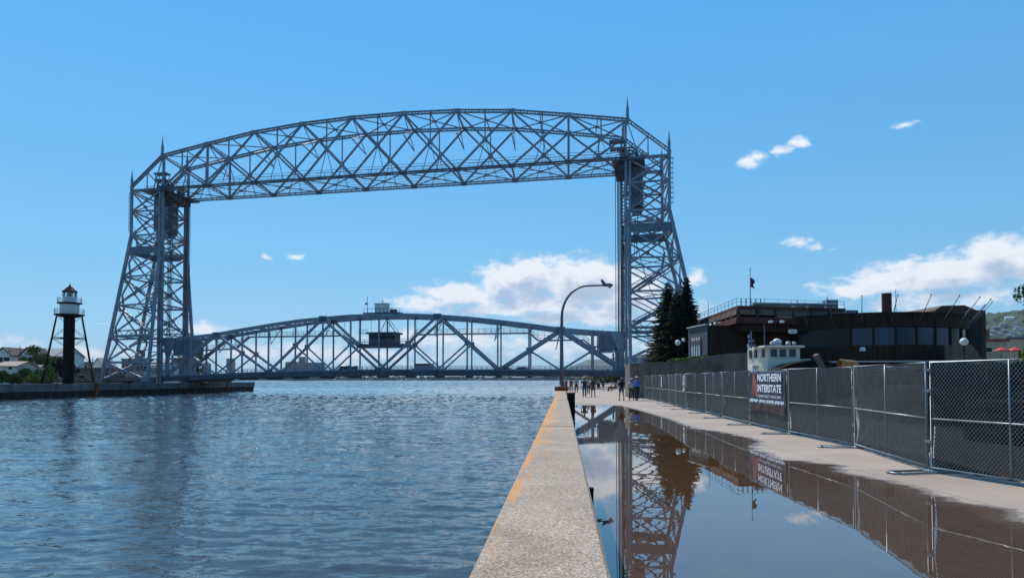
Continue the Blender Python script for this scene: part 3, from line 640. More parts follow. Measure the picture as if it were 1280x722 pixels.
    for w in (-.7, SW+.7):
        b.bar(B(u0-s_*2.6,w,50.2), B(u0+s_*4.6,w,50.2), .07); b.bar(B(u0-s_*2.6,w,49.7), B(u0+s_*4.6,w,49.7), .06)
        for k in range(9): b.bar(B(u0-s_*2.6+s_*.9*k,w,49), B(u0-s_*2.6+s_*.9*k,w,50.2), .07)
    b.bar(B(u0-s_*2.6,-.7,50.2), B(u0-s_*2.6,SW+.7,50.2), .07)
    for k in range(5): b.box(B(u0-s_*(.4+.0*k), 1.6+2.2*k, 48.1), (2.8,1.5,1.6), math.atan2(E1.y,E1.x))
    b.build('machinery_platform', M['steel_dark'], bridge, BO)
    b = MB(); hu = u0-s_*(-.5 if s_ > 0 else 2.2)
    b.box(B(hu, .8, 53.6), (3.6,2.2,.35), math.atan2(E1.y,E1.x)); b.box(B(hu, .8, 51.9), (3.0,1.8,.5), math.atan2(E1.y,E1.x))
    for a in (-1.5,1.5):
        for c in (0,1.7): b.bar(B(hu+a, c, 51.6), B(hu+a, c, 53.6), .15)
    b.build('shelter', M['steel_panel'], bridge, BO)
    for i in (0, 1):
        for w in (0, 1):
            z0 = 58.1 if i == 0 else 50.0; c = B(u0+s_*(9.1 if i else 0), w*SW, z0); b = MB()
            h = 5.6 if i == 0 else 5.0
            b.lathe(c, [(.42,-.3),(.52,.5),(.38,.8),(.34,1.9),(.42,2.1),(.2,3.3),(.10,4.4),(.03,h)], 8)
            b.build('spire', M['steel'], bridge, BO)
    for w in (0, 1):     # stair flights on the outer columns
        b = MB()
        for k in range(9):
            za, zb = base_z+2+k*4.2, base_z+6.2+k*4.2
            p = Pt(1,w,za)-E1*s_*(1.0 if k % 2 else 2.6); q = Pt(1,w,zb)-E1*s_*(2.6 if k % 2 else 1.0)
            b.bar(p, q, .5, .16); b.bar(p+Vector((0,0,1)), q+Vector((0,0,1)), .06)
        b.build('stair', M['steel'], bridge, BO)
    b = MB()
    for k in range(10): b.box(Pt(1,0,39+k*1.1)+E1*s_*.55, (.5,.5,.12), 0)
    b.bar(Pt(1,0,39)+E1*s_*.8, Pt(1,0,49)+E1*s_*.8, .08)
    b.build('ladder', M['steel'], bridge, BO)
    b = MB()     # hoisting ropes down to the lift span
    for w in (1.4, 1.9, SW-1.9, SW-1.4):
        for o in (1.1, 1.5, 2.0): b.tube([B(u0-s_*o, w, 49.5), B(u0-s_*o, w, 10.6)], .07, 5)
    for w in (3, SW-3):
        b.tube([B(u0+s_*2.5, w, 38), B(u0+s_*2.2, w, 28)], .08, 5)
    b.tube([B(u0+s_*1.5, 4, 34)]+[B(u0+s_*(1.5+8*t), 4, 34-17*math.sin(math.pi*min(1,t*.62+.0))+0*t) for t in np.linspace(.05,1,12)], .09, 5)
    b.build('hoist_rope', M['rope'], bridge, BO)
    for i in (0,1):
        for w in (0,1): b = MB(); p = Pt(i,w,base_z); b.box((p.x, p.y, EYE+base_z-.3), (3,3,1.4)); b.build('footing', M['conc_pier'], bridge, BO)
tower(0, -1, -1.2)
tower(SP, 1, -.9)

# ---- the lift span in its lowered position
T0, T1 = .003*SP, .996*SP; KU = [T0+(T1-T0)*k/16 for k in range(17)]
ctop = {0:10.3,1:10.8,2:11.5,3:12.6,4:13.6,5:14.5,6:15.1,7:15.5,8:15.6}
def CT(k): return ctop[min(k, 16-k)]
def DB(u):
    t = u/SP; return float(np.interp(t, [0,.15,.5,.7,.85,1], [.7,.95,1.05,.75,.25,-.45]))
NW, FW = 2.0, 10.2
b = MB()
for w in (NW, FW):
    for k in range(16):
        b.bar(B(KU[k],w,CT(k)), B(KU[k+1],w,CT(k+1)), .65, .8); 
        b.bar(B(KU[k],w,DB(KU[k])+1.0), B(KU[k+1],w,DB(KU[k+1])+1.0), .6, .8)
    for k in range(1, 16): b.bar(B(KU[k],w,DB(KU[k])+1), B(KU[k],w,CT(k)), .36, .42)
    for k in (0, 4, 8, 12):
        for (ka, kb) in ((k, k+2), (k+4, k+2)):
            lo = B(KU[ka],w,DB(KU[ka])+1.2); hi = B(KU[kb],w,CT(kb)); sz = .85 if k in (0,) and ka == 0 or (k == 12 and ka == 16) else .55
            b.bar(lo, hi, .5, sz); km = (ka+kb)//2; mid = (lo+hi)/2
            b.box(mid, (1.2,.62,1.2), math.atan2(E1.y,E1.x)); b.bar(mid, B(KU[kb],w,DB(KU[kb])+1.2), .3, .34)
            b.box(hi, (1.9,.66,1.2), math.atan2(E1.y,E1.x)); b.box(lo, (1.9,.66,1.2), math.atan2(E1.y,E1.x))
lift = b.build('lift_span', M['steel'], bridge, BO)
b = MB()
for k in range(17):
    b.lace(B(KU[k],NW,CT(k)), B(KU[k],FW,CT(k)), .3, .5, t=.14, n=6)
    if k < 16:
        b.bar(B(KU[k],NW,CT(k)), B(KU[k+1],FW,CT(k+1)), .2); b.bar(B(KU[k],FW,CT(k)), B(KU[k+1],NW,CT(k+1)), .2)
    if k % 2 == 0 and 2 <= k <= 14:
        b.bar(B(KU[k],NW,CT(k)), B(KU[k]+1.2,(NW+FW)/2,CT(k)-4.5), .14); b.bar(B(KU[k],FW,CT(k)), B(KU[k]+1.2,(NW+FW)/2,CT(k)-4.5), .14)
b.build('sway_bracing', M['steel'], lift, BO)
b = MB()    # road deck
for k in range(16):
    ua, ub = KU[k], KU[k+1]
    b.extrude([B(ua,.6,DB(ua)), B(ua,.6,DB(ua)+.55), B(ua,11.6,DB(ua)+.55), B(ua,11.6,DB(ua))], B(ub,.6,DB(ub))-B(ua,.6,DB(ua)))
    b.bar(B(ua,.3,DB(ua)+.45), B(ub,.3,DB(ub)+.45), .3, 1.2)
    b.bar(B(ua,11.9,DB(ua)+.45), B(ub,11.9,DB(ub)+.45), .3, 1.2)
    b.bar(B(ua,.6,DB(ua)-.25), B(ua,11.6,DB(ua)-.25), .4, .7)
    b.bar(B(ua,.12,DB(ua)-.15), B(ua,.12,DB(ua)+1.2), .25)
b.build('road_deck', M['steel_dark'], lift, BO)
b = MB()    # deck railings
for w in (.15, 12.0):
    b = MB()
    for k in range(16):
        ua, ub = KU[k], KU[k+1]
        for dz in (1.3, 1.65, 2.15): b.bar(B(ua,w,DB(ua)+dz), B(ub,w,DB(ub)+dz), .08)
        for i in range(6):
            u = ua+(ub-ua)*i/6; b.bar(B(u,w,DB(u)+1.0), B(u,w,DB(u)+2.15), .09)
    b.build('deck_railing', M['steel'], lift, BO)
for (ua, ub, zf) in ((T0+1.0, T0-3.6, 0), (T1-1.0, T1+4.4, 0)):
    b = MB(); sg = -1 if ub > ua else 1; e0 = T0+.3 if sg > 0 else T1-.3
    tz, bz = 10.2, 6.3
    def U(x): return e0+sg*x
    b.extrude([B(U(1.2),1.4,tz), B(U(5.9),1.4,tz), B(U(5.9),1.4,bz), B(U(2.6),1.4,bz)], E2*(FW-.8), 0)
    for w in (1.1, FW+.6):
        b.extrude([B(U(-.9),w,tz), B(U(3.0),w,tz), B(U(1.3),w,bz-.7), B(U(.3),w,bz-.7)], E2*.28, 1)
        b.bar(B(U(.8),w,bz-.6), B(U(.8),w,1.2), .9, .5, 1); b.bar(B(U(2.0),w+.5,bz), B(U(2.0),w+.5,1.2), .4, .4, 1)
    b.bar(B(U(1.0),1.2,bz-.1), B(U(6.6),1.2,bz-.1), .5, .3, 1); b.bar(B(U(-1.4),1.2,tz+.3), B(U(.6),1.2,tz+.3), .5, .6, 1)
    for x in (6.2,7.0,5.0): b.bar(B(U(x),1.2,bz), B(U(x),1.2,tz+1.2), .10)
    b.build('lifting_girder', [M['steel_panel'], M['steel']], lift, BO)
b = MB()    # catwalk through the truss, with steps down to the control room
w = 6.0
def cw(u1, z1, u2, z2):
    b.bar(B(u1,w,z1), B(u2,w,z2), 1.0, .35)
    for dz in (.6, 1.15): b.bar(B(u1,w-.5,z1+dz), B(u2,w-.5,z2+dz), .10)
    n = max(2, int(abs(u2-u1)/1.5))
    for i in range(n+1): t = i/n; p = B(u1+(u2-u1)*t, w-.5, z1+(z2-z1)*t); b.bar(p, p+Vector((0,0,1.15)), .08)
    for i in range(0, n+1, 3): t = i/n; p = B(u1+(u2-u1)*t, w, z1+(z2-z1)*t); b.bar(p, Vector((p.x,p.y,EYE+CT(int(np.clip((u1+(u2-u1)*t-T0)/(T1-T0)*16,0,16))))), .07)
cw(KU[0]+3, 7.6, KU[1], 7.6); cw(KU[1], 7.6, KU[1]+2, 9.2); cw(KU[1]+2,9.2,KU[3]-2,9.2); cw(KU[3]-2,9.2,KU[3],11.0); cw(KU[3],11.0,KU[6]+6,11.0); cw(KU[6]+6,11.0,KU[7]+1,8.2)
cw(KU[7]+1,8.2,KU[9]-1,8.2); cw(KU[9]-1,8.2,KU[9]+3,11); cw(KU[9]+3,11,KU[13],11); cw(KU[13],11,KU[13]+4,8.0); cw(KU[13]+4,8.0,KU[15],7.6)
b.build('catwalk', M['steel'], lift, BO)
uh = (KU[8]+KU[7])/2+2.2; uh = KU[8]-.6
b = MB(); rzb = math.atan2(E1.y, E1.x)
b.box(B(uh,5.2,9.9), (6.6,4.2,2.6), rzb); b.box(B(uh,5.2,11.35), (7.6,5.0,.45), rzb)
b.box(B(uh,6,8.3), (12.5,6.5,.8), rzb)
b.build('control_room', M['steel_dark'], lift, BO)
b = MB()
for dz in (9.3, 9.8): b.bar(B(uh-6.2,2.8,dz), B(uh+6.2,2.8,dz), .08)
for k in range(9): b.bar(B(uh-6.2+k*1.55,2.8,8.5), B(uh-6.2+k*1.55,2.8,9.8), .08)
for k in range(6): b.bar(B(uh+3.9+k*.45,3,11.5), B(uh+3.9+k*.45,3,12.2), .06)
b.bar(B(uh+3.9,3,12.2), B(uh+6.3,3,12.2), .07); b.bar(B(uh+3.9,3,11.3), B(uh+6.3,3,11.3), .6,.15)
b.bar(B(uh-3.4,3.2,11.4), B(uh-1,3.2,14.6), .18); b.bar(B(uh-4.2,3.2,11.4), B(uh-1.8,3.2,14.6), .12)
b.build('platform_rail', M['steel'], lift, BO)
b = MB()
for k in range(6): b.box(B(uh-2.7+k*1.08,3.08,10.2), (.9,.06,1.1), rzb)
b.build('window_band', M['glass_dark'], lift, BO)
b = MB(); b.box(B(uh+.2,3.4,17.4), (2.9,2.4,2.1), rzb); b.bar(B(uh-1.5,3.4,18.5), B(uh+1.9,3.4,18.5), 2.7, .12)
b.build('rooftop_hut', M['white'], lift, BO)
b = MB(); b.box(B(uh,3.6,16.2), (9.4,3,.25), rzb)
for k in range(10): b.bar(B(uh-4.6+k*1.02,2.1,16.2), B(uh-4.6+k*1.02,2.1,17.3), .07)
b.bar(B(uh-4.6,2.1,17.3), B(uh+4.6,2.1,17.3), .07); b.bar(B(uh+4.0,3,16.2), B(uh+4.0,3,20.4), .10); b.bar(B(uh,3,18.5), B(uh,3,19.4), .14); b.bar(B(uh+4.0,3,18.6), B(uh+4.5,3,18.6), .5,.4)
b.box(B(uh-2.9,3,16.7), (1.5,1.2,.7), rzb)
b.build('roof_platform', M['steel_dark'], lift, BO)

# ---- approach roads
b = MB()
b.bar(B(-3,6,.55), B(-90,6,.2), 11, .5); b.bar(B(-3,.4,1.0), B(-90,.4,.6), .3, 1.0)
tag(b.build('approach_road', M['steel_dark']), kind='structure')
b = MB(); b.bar(B(SP,6,-.2), B(SP+60,6,-.9), 11, .5); b.bar(B(SP,.4,.2), B(SP+60,.4,-.5), .3, .9)
tag(b.build('approach_road', M['conc_pier']), kind='structure')

# ---- vehicles on the bridge
def car(label, u, w, col, kind='car', L=4.5, H=1.45):
    z = DB(u)+.56; g = 'vehicles crossing the bridge'
    root = thing('van' if kind == 'van' else 'car', label, kind, B(u,w,z), rzb, g)
    h = H; W2 = .9
    if kind == 'van':
        prof = [(-L/2,.35),(L/2,.35),(L/2,1.0),(L/2-.5,1.15),(L/2-1.0,h),(-L/2+.1,h),(-L/2,h-.2)]
    else:
        prof = [(-L/2,.3),(L/2,.3),(L/2,.72),(L/2-1.1,.85),(L/2-1.75,h),(-L/2+1.0,h),(-L/2+.3,.95),(-L/2,.85)]
    b = MB(); b.extrude([(x,-W2,zz) for x, zz in prof], (0,2*W2,0))
    b.build('body', mat('car_paint', col, .25, .1, .05), root, bevel=.05)
    for s_ in (-1,1):
        b = MB(); b.box((-.1 if kind == 'car' else -.0, s_*(W2+.005), h-.32), (L*.38 if kind == 'car' else L*.7, .02, .34)); b.build('window', M['glass_dark'], root)
    for sx in (-1,1):
        for sy in (-1,1):
            b = MB(); c = Vector((sx*L*.31, sy*W2, .32)); b.tube([c-Vector((0,.12,0)), c+Vector((0,.12,0))], .32, 14); b.build('wheel', M['tyre'], root)
car('dark red car on the bridge roadway under the right half of the lift span', KU[4]-1, 4.2, (.16,.03,.03))
car('low silver-grey car on the bridge roadway just right of the red car', KU[3]+2, 4.4, (.25,.27,.3))
car('boxy grey van on the bridge roadway right of the control room', KU[6]+4, 4.2, (.28,.27,.27), 'van', 5, 2.3)
car('dark green car on the bridge roadway left of the control room', KU[9]+1.5, 4.2, (.02,.035,.03), 'van', 4.8, 1.9)

# ================================================================== FOREGROUND AND WALKWAY
# ---- lamp post on the canal wall
LY = 52; LX = wallx(LY)
ped = MB(); ped.box((LX, LY, .99), (1.0, 1.5, .29), -math.atan(CD))
tag(ped.build('plinth', M['rust'], None, (LX, LY, .84), bevel=.03), 'rust coloured block on the canal wall under the tall curved lamp post', 'plinth')
lp = thing('lamp_post', 'tall lamp post with curved arm standing on the canal wall, bird on its head', 'lamp post', (LX, LY, 1.135))
O = (LX, LY, 1.135)
b = MB(); ztop = at(640, 396, LY).z; H0 = at(640, 356.5, LY).z
pts = [(LX,LY,1.135),(LX,LY,3),(LX,LY,5)]; rr = [.155,.14,.12]
pts += [(LX+.02,LY,ztop)]; rr += [.105]
Rb = H0-ztop
for t in np.linspace(.12, 1, 9):
    a = t*math.pi/2; pts.append((LX+.02+1.9*(1-math.cos(a)), LY, ztop+Rb*math.sin(a)*.985)); rr.append(.10-.03*t)
pts.append((LX+3.1, LY, H0)); rr.append(.06)
b.tube(pts, rr, 10); b.build('pole', M['lamp_post'], lp, O, smooth=True)
b = MB(); b.tube([(LX+2.9,LY,H0+.02),(LX+3.05,LY,H0+.03),(LX+3.55,LY,H0+.02),(LX+3.72,LY,H0)], [.06,.12,.13,.06], 10)
b.lathe((LX+3.5,LY,H0-.2), [(.03,0),(.1,.03),(.11,.1)], 10); b.build('lamp_head', M['lamp_post'], lp, O, smooth=True)
b = MB(); b.lathe((LX,LY,1.135), [(.26,0),(.26,.06),(.17,.1),(.16,.5),(.13,.55)], 12); b.build('base_flange', M['lamp_post'], lp, O)
# bird on the lamp
BX = LX+3.0; bz = H0+.13
b = MB(); b.tube([(BX+.24,LY,bz-.02),(BX+.12,LY,bz+.06),(BX-.04,LY,bz+.17),(BX-.13,LY,bz+.26),(BX-.15,LY,bz+.34),(BX-.17,LY,bz+.40)], [.04,.11,.14,.12,.075,.07], 8)
b.ball((BX+.03,LY,bz+.13), .135, 10, sq=(1.25,.8,.95)); b.tube([(BX-.19,LY,bz+.39),(BX-.27,LY,bz+.37)], [.02,.004], 5)
for o in (-.03,.03): b.bar((BX,LY+o,bz+.1),(BX,LY+o,bz-.04),.014)
bird = tag(b.build('bird', mat('bird_feathers', (.12,.12,.13), .8), None, (BX,LY,bz-.05), smooth=True), 'dark bird perched on the lamp head', 'bird'); bird.scale = (.78,.9,.78); bird.rotation_euler = (0,.12,0)
# ---- dark bin against the wall
YB = 28.7; XB = wallx(YB,1)+.15
root = thing('utility_box', 'tall narrow black box standing against the walkway side of the canal wall', 'utility box', (XB, YB, 0), -math.atan(CD))
b = MB(); b.box((-.03,0,.56), (.31,.5,1.08)); b.build('cabinet', M['black_metal'], root, bevel=.015)
b = MB(); b.box((-.04,0,1.115), (.36,.55,.04)); b.build('lid', M['conc_brown'], root, bevel=.01)
# added sticks standing in for the lamp head's reflection by the wall
b = MB()
for k in range(9):
    a = k*.7; b.tube([(.02*math.sin(a)*k*.2, .02*k, .01+.002*k), (.05+.02*math.cos(a)*3, .03*k, .03)], [.012,.004], 5)
b.tube([(0,0,.012),(.11,.03,.02),(.2,-.02,.012)], [.02,.028,.01], 6)
o = b.build('reflection_mark', M['wood']); o.location = (wallx(4.75,1)+.01, 4.7, .006); o.scale = (.42,.42,.42); tag(o, 'small dark sticks added in place of the lamp reflection in the puddle beside the canal wall', 'reflection_mark')
b = MB(); b.box((0,0,.09), (.04,.09,.18)); b.box((.0,0,.19), (.05,.05,.03)); o = b.build('bracket', M['black_metal']); o.location = (wallx(6.0,1)+.03, 6.0, .55); tag(o, 'small dark metal bracket on the puddle side of the canal wall', 'bracket')

# ---- temporary fence of chain link panels with a privacy screen
FJ = [(9.05, 6.3), (8.17, 9.72), (7.41, 12.84), (8.27, 17.44), (8.36, 21.83), (8.62, 26.17), (8.96, 30.66), (9.44, 35.15), (9.56, 39.6), (10.04, 44.14), (10.59, 48.68), (10.93, 53.13), (11.23, 57.67), (11.43, 62.02)]
FH = 1.86; FZ = .10
flabels = ['fence panel nearest the camera, mostly outside the right edge of the photo', 'nearest large fence panel at the right edge, its diamond chain link big and clear',
 'fence panel left of the big flat loop foot, second large panel from the right', 'fence panel directly right of the banner panel, with orange pipe above its top rail',
 'fence panel that carries the dark company banner', 'fence panel directly left of the banner panel, with the rounded top corner',
 'narrow-looking fence panel second to the left of the banner', 'fence panel third to the left of the banner', 'fence panel carrying the white paper notice', 'fence panel just beyond the one with the white paper notice',
 'fence panel with a narrow white strip tied to it', 'fence panel beside the couple in blue and white, second from the far end', 'farthest fence panel, at the foot of the concrete planter wall']
random.seed(11)
panels = []
def diag_wires(b, L, z0, z1, p, r):
    n = int((L+(z1-z0))/p)+1; H = z1-z0
    for s_ in (0, 1):
        for i in range(-int(H/p)-1, int(L/p)+1):
            x0 = i*p; x1 = x0+H*.94; a, c = z0, z1
            t0 = max(0, (0.02-x0)/(x1-x0)); t1 = min(1, (L-.02-x0)/(x1-x0))
            if t1 <= t0: continue
            xa, za = x0+(x1-x0)*t0, a+(c-a)*t0; xb, zb = x0+(x1-x0)*t1, a+(c-a)*t1
            if s_: za, zb = z0+z1-za, z0+z1-zb
            y = .006*(1 if s_ else -1)
            b.bar((xa,y,za),(xb,y,zb), r)
for i in range(len(FJ)-1):
    (xa, ya), (xb, yb) = FJ[i], FJ[i+1]; L = math.hypot(xb-xa, yb-ya)-.09
    ang = math.atan2(yb-ya, xb-xa)      # local x towards the bridge; local -y faces land, +y faces the walkway
    root = thing('fence_panel', flabels[i], 'fence panel', (xa+.045*math.cos(ang), ya+.045*math.sin(ang), 0), ang, 'temporary fence panels along the walkway')
    b = MB(); r = .021; z0, z1 = FZ, FZ+FH
    if i == 5:      # rounded top corner at the near end
        b.tube([(L-.02,0,z0),(L-.02,0,z1-.12),(L-.06,0,z1-.03),(L-.14,0,z1),(.02,0,z1),(.02,0,z0),(L-.02,0,z0)], r, 7)
    else:
        b.tube([(.02,0,z0),(.02,0,z1),(L-.02,0,z1),(L-.02,0,z0),(.02,0,z0)], r, 7)
    b.tube([(.02,0,z0+FH*.46),(L-.02,0,z0+FH*.46)], r*.85, 7)
    b.tube([(L/2,0,z0),(L/2,0,z1)], r*.85, 7)
    b.build('frame', M['galv'], root, smooth=True)
    b = MB(); diag_wires(b, L, z0+.02, z1-.02, .074, (.0056 if ya < 12 else .0046)); b.build('chain_link', M['wire'], root)
    b = MB(); nx_, nz_ = 40, 12
    vs = [(L*j/nx_, -.06-.03*math.sin(j*1.9+i+.6*math.sin(k*.7+i))-.022*math.sin(j*.5+k*.9+i*2), z0-.02+(FH-.02)*k/nz_+(.02*math.sin(j*.8+i) if k in (0,nz_) else 0)) for k in range(nz_+1) for j in range(nx_+1)]
    b.add(vs, [(k*(nx_+1)+j, k*(nx_+1)+j+1, (k+1)*(nx_+1)+j+1, (k+1)*(nx_+1)+j) for k in range(nz_) for j in range(nx_)])
    b.build('privacy_screen', M['screen'], root, smooth=True)
    # loop foot and clamps at the far joint
    b = MB(); x = L+.02
    b.tube([(x-.16,.75,.025),(x-.16,-.55,.025),(x-.10,-.62,.025),(x+.10,-.62,.025),(x+.16,-.55,.025),(x+.16,.75,.025),(x+.10,.82,.025),(x-.10,.82,.025),(x-.16,.75,.025)], .021, 6)
    b.tube([(x-.16,0,.03),(x+.16,0,.03)], .021, 6); b.tube([(x,0,.03),(x,0,.35)], .018, 6)
    b.build('loop_foot', M['galv'], root, smooth=True)
    for zz in (.55, 1.45, 1.82): b = MB(); b.box((L+.045,0,zz), (.13,.06,.05)); b.build('clamp', M['galv'], root)
    panels.append((root, L, ang))
# banner on panel 4
root4, L4, a4 = panels[4]
(xa, ya) = FJ[4]
ban = thing('banner', 'dark blue company banner with a red emblem and white NORTHERN INTERSTATE lettering on the fence', 'banner', (xa, ya, .55), a4)
bw, z0, z1 = L4-.05, .0, 1.40   # local z from .55
M['banner'] = mat('banner_vinyl', (.012,.020,.042), .42, 0, .2, 2); M['ban_red'] = mat('banner_red', (.36,.07,.07), .5, 0, .15, 3); M['ban_white'] = mat('banner_white', (.70,.74,.80), .5, 0, .08, 4)
M['ban_rust'] = mat('banner_dark_red', (.032,.009,.009), .5, 0, .6, 5)
def bx(u): return u*bw
def wob(x, z): return .055+.012*math.sin(x*7+z*3)+.014*math.sin(x*2.3-z*5)*(.4+.6*(1.4-z))
b = MB(); nx_, nz_ = 60, 20; vs = []
for k in range(nz_+1):
    for j in range(nx_+1):
        u = j/nx_; v = k/nz_; x = bx(u); zt = 1.40-.03*abs(math.sin(u*9)); zb = -.02+.06*math.sin(u*3.1)
        if u > .93: zt -= (u-.93)*3.8
        z = zb+(zt-zb)*v; vs.append((x, wob(x, z), z))
b.add(vs, [(k*(nx_+1)+j, k*(nx_+1)+j+1, (k+1)*(nx_+1)+j+1, (k+1)*(nx_+1)+j) for k in range(nz_) for j in range(nx_)])
cloth = b.build('banner_cloth', M['banner'], ban, smooth=True); sm = cloth.modifiers.new('thick', 'SOLIDIFY'); sm.thickness = .004; sm.offset = -1
def decal(name, polys, m):
    b = MB()
    for poly in polys:
        n = len(poly); b.add([(x, wob(x, z)+.012, z) for x, z in poly], [tuple(range(n))])
    o = b.build(name, m, ban); s_ = o.modifiers.new('thick','SOLIDIFY'); s_.thickness = .003
    return o
def strip(x0, x1, z0_, z1_, n=10):
    return [[(x0+(x1-x0)*i/n, z0_), (x0+(x1-x0)*(i+1)/n, z0_), (x0+(x1-x0)*(i+1)/n, z1_), (x0+(x1-x0)*i/n, z1_)] for i in range(n)]
# seen from the walkway the local x axis runs right to left
X_ = lambda f: bw*(1-f)       # f: 0 at left end of the banner as seen, 1 at right
decal('emblem', [[(X_(.125),.72),(X_(.145),1.28),(X_(.19),1.30),(X_(.225),1.14),(X_(.165),.92)], [(X_(.17),.90),(X_(.235),1.14),(X_(.26),.98),(X_(.265),.52),(X_(.20),.50),(X_(.185),.72)], [(X_(.13),.60),(X_(.16),.88),(X_(.175),.70),(X_(.165),.54)]], M['ban_red'])
decal('dark_red_band', strip(X_(.97), X_(.06), .06, .25, 16), M['ban_rust'])
for f0, f1 in ((.04,.27),(.32,.49),(.53,.72),(.75,.95)):
    decal('small_lettering', [q for k in range(9) for q in strip(X_(f0+(f1-f0)*(k+.08)/9), X_(f0+(f1-f0)*(k+.86)/9), .335 if k % 3 else .30, .43 if k % 2 else .41, 1)], M['ban_white'])
for txt, zz, sz, bold, sxx in (('NORTHERN', 1.045, .335, .012, 1.15), ('INTERSTATE', .69, .335, .012, 1.0), ('CONSTRUCTION, INC', .50, .125, 0, 1.35)):
    t = text_mesh('lettering', txt, sz, M['ban_white'], ban, (X_(.60), .088, zz), (R(90), 0, R(180)), .002, 1.0, bold)
    w_ = max(v.co.x for v in t.data.vertices)-min(v.co.x for v in t.data.vertices); want = bw*.62
    t.scale = (want/w_, 1, 1)
# paper notice on panel 8, white strip on panel 10
def notice(i, f, w_, zlo, zhi, label, rows):
    r_, L, a = panels[i]; xa, ya = FJ[i]
    o = thing('notice', label, 'notice', (xa+L*f*math.cos(a), ya+L*f*math.sin(a), zlo), a)
    b = MB(); b.box((0,.05,(zhi-zlo)/2), (w_,.012,zhi-zlo)); b.build('paper', M['white'], o)
    b = MB()
    for z, h, wf in rows: b.box((0,.06,z*(zhi-zlo)), (w_*wf,.006,h*(zhi-zlo)))
    if rows: b.build('print', M['trim_dark'], o)
notice(8, .12, .62, 1.02, 1.88, 'white paper notice with lines of print and a grey picture tied to the fence', [(.90,.05,.5),(.80,.03,.8),(.68,.05,.6),(.58,.05,.7),(.26,.30,.5)])
notice(10, .75, .30, 1.1, 1.86, 'narrow plain white strip tied to the far part of the fence', [])

# ================================================================== PEOPLE
SKIN = mat('skin', (.42,.24,.16), .55, 0, .05, 4)
def skinmesh(name, pts, edges, radii, m, parent, root=0, lvl=1):
    me = bpy.data.meshes.new(name); me.from_pydata(pts, edges, []); o = bpy.data.objects.new(name, me); C.objects.link(o)
    o.modifiers.new('skin', 'SKIN'); sv = me.skin_vertices[0].data
    for i, r in enumerate(radii): sv[i].radius = (r if isinstance(r, tuple) else (r, r)); sv[i].use_root = (i == root)
    su = o.modifiers.new('sub', 'SUBSURF'); su.levels = lvl; su.render_levels = lvl
    dg = bpy.context.evaluated_depsgraph_get(); me2 = bpy.data.meshes.new_from_object(o.evaluated_get(dg)); bpy.data.objects.remove(o)
    me2.materials.clear(); me2.materials.append(m); me2.polygons.foreach_set('use_smooth', [True]*len(me2.polygons))
    o2 = bpy.data.objects.new(name, me2); C.objects.link(o2); o2.parent = parent; return o2
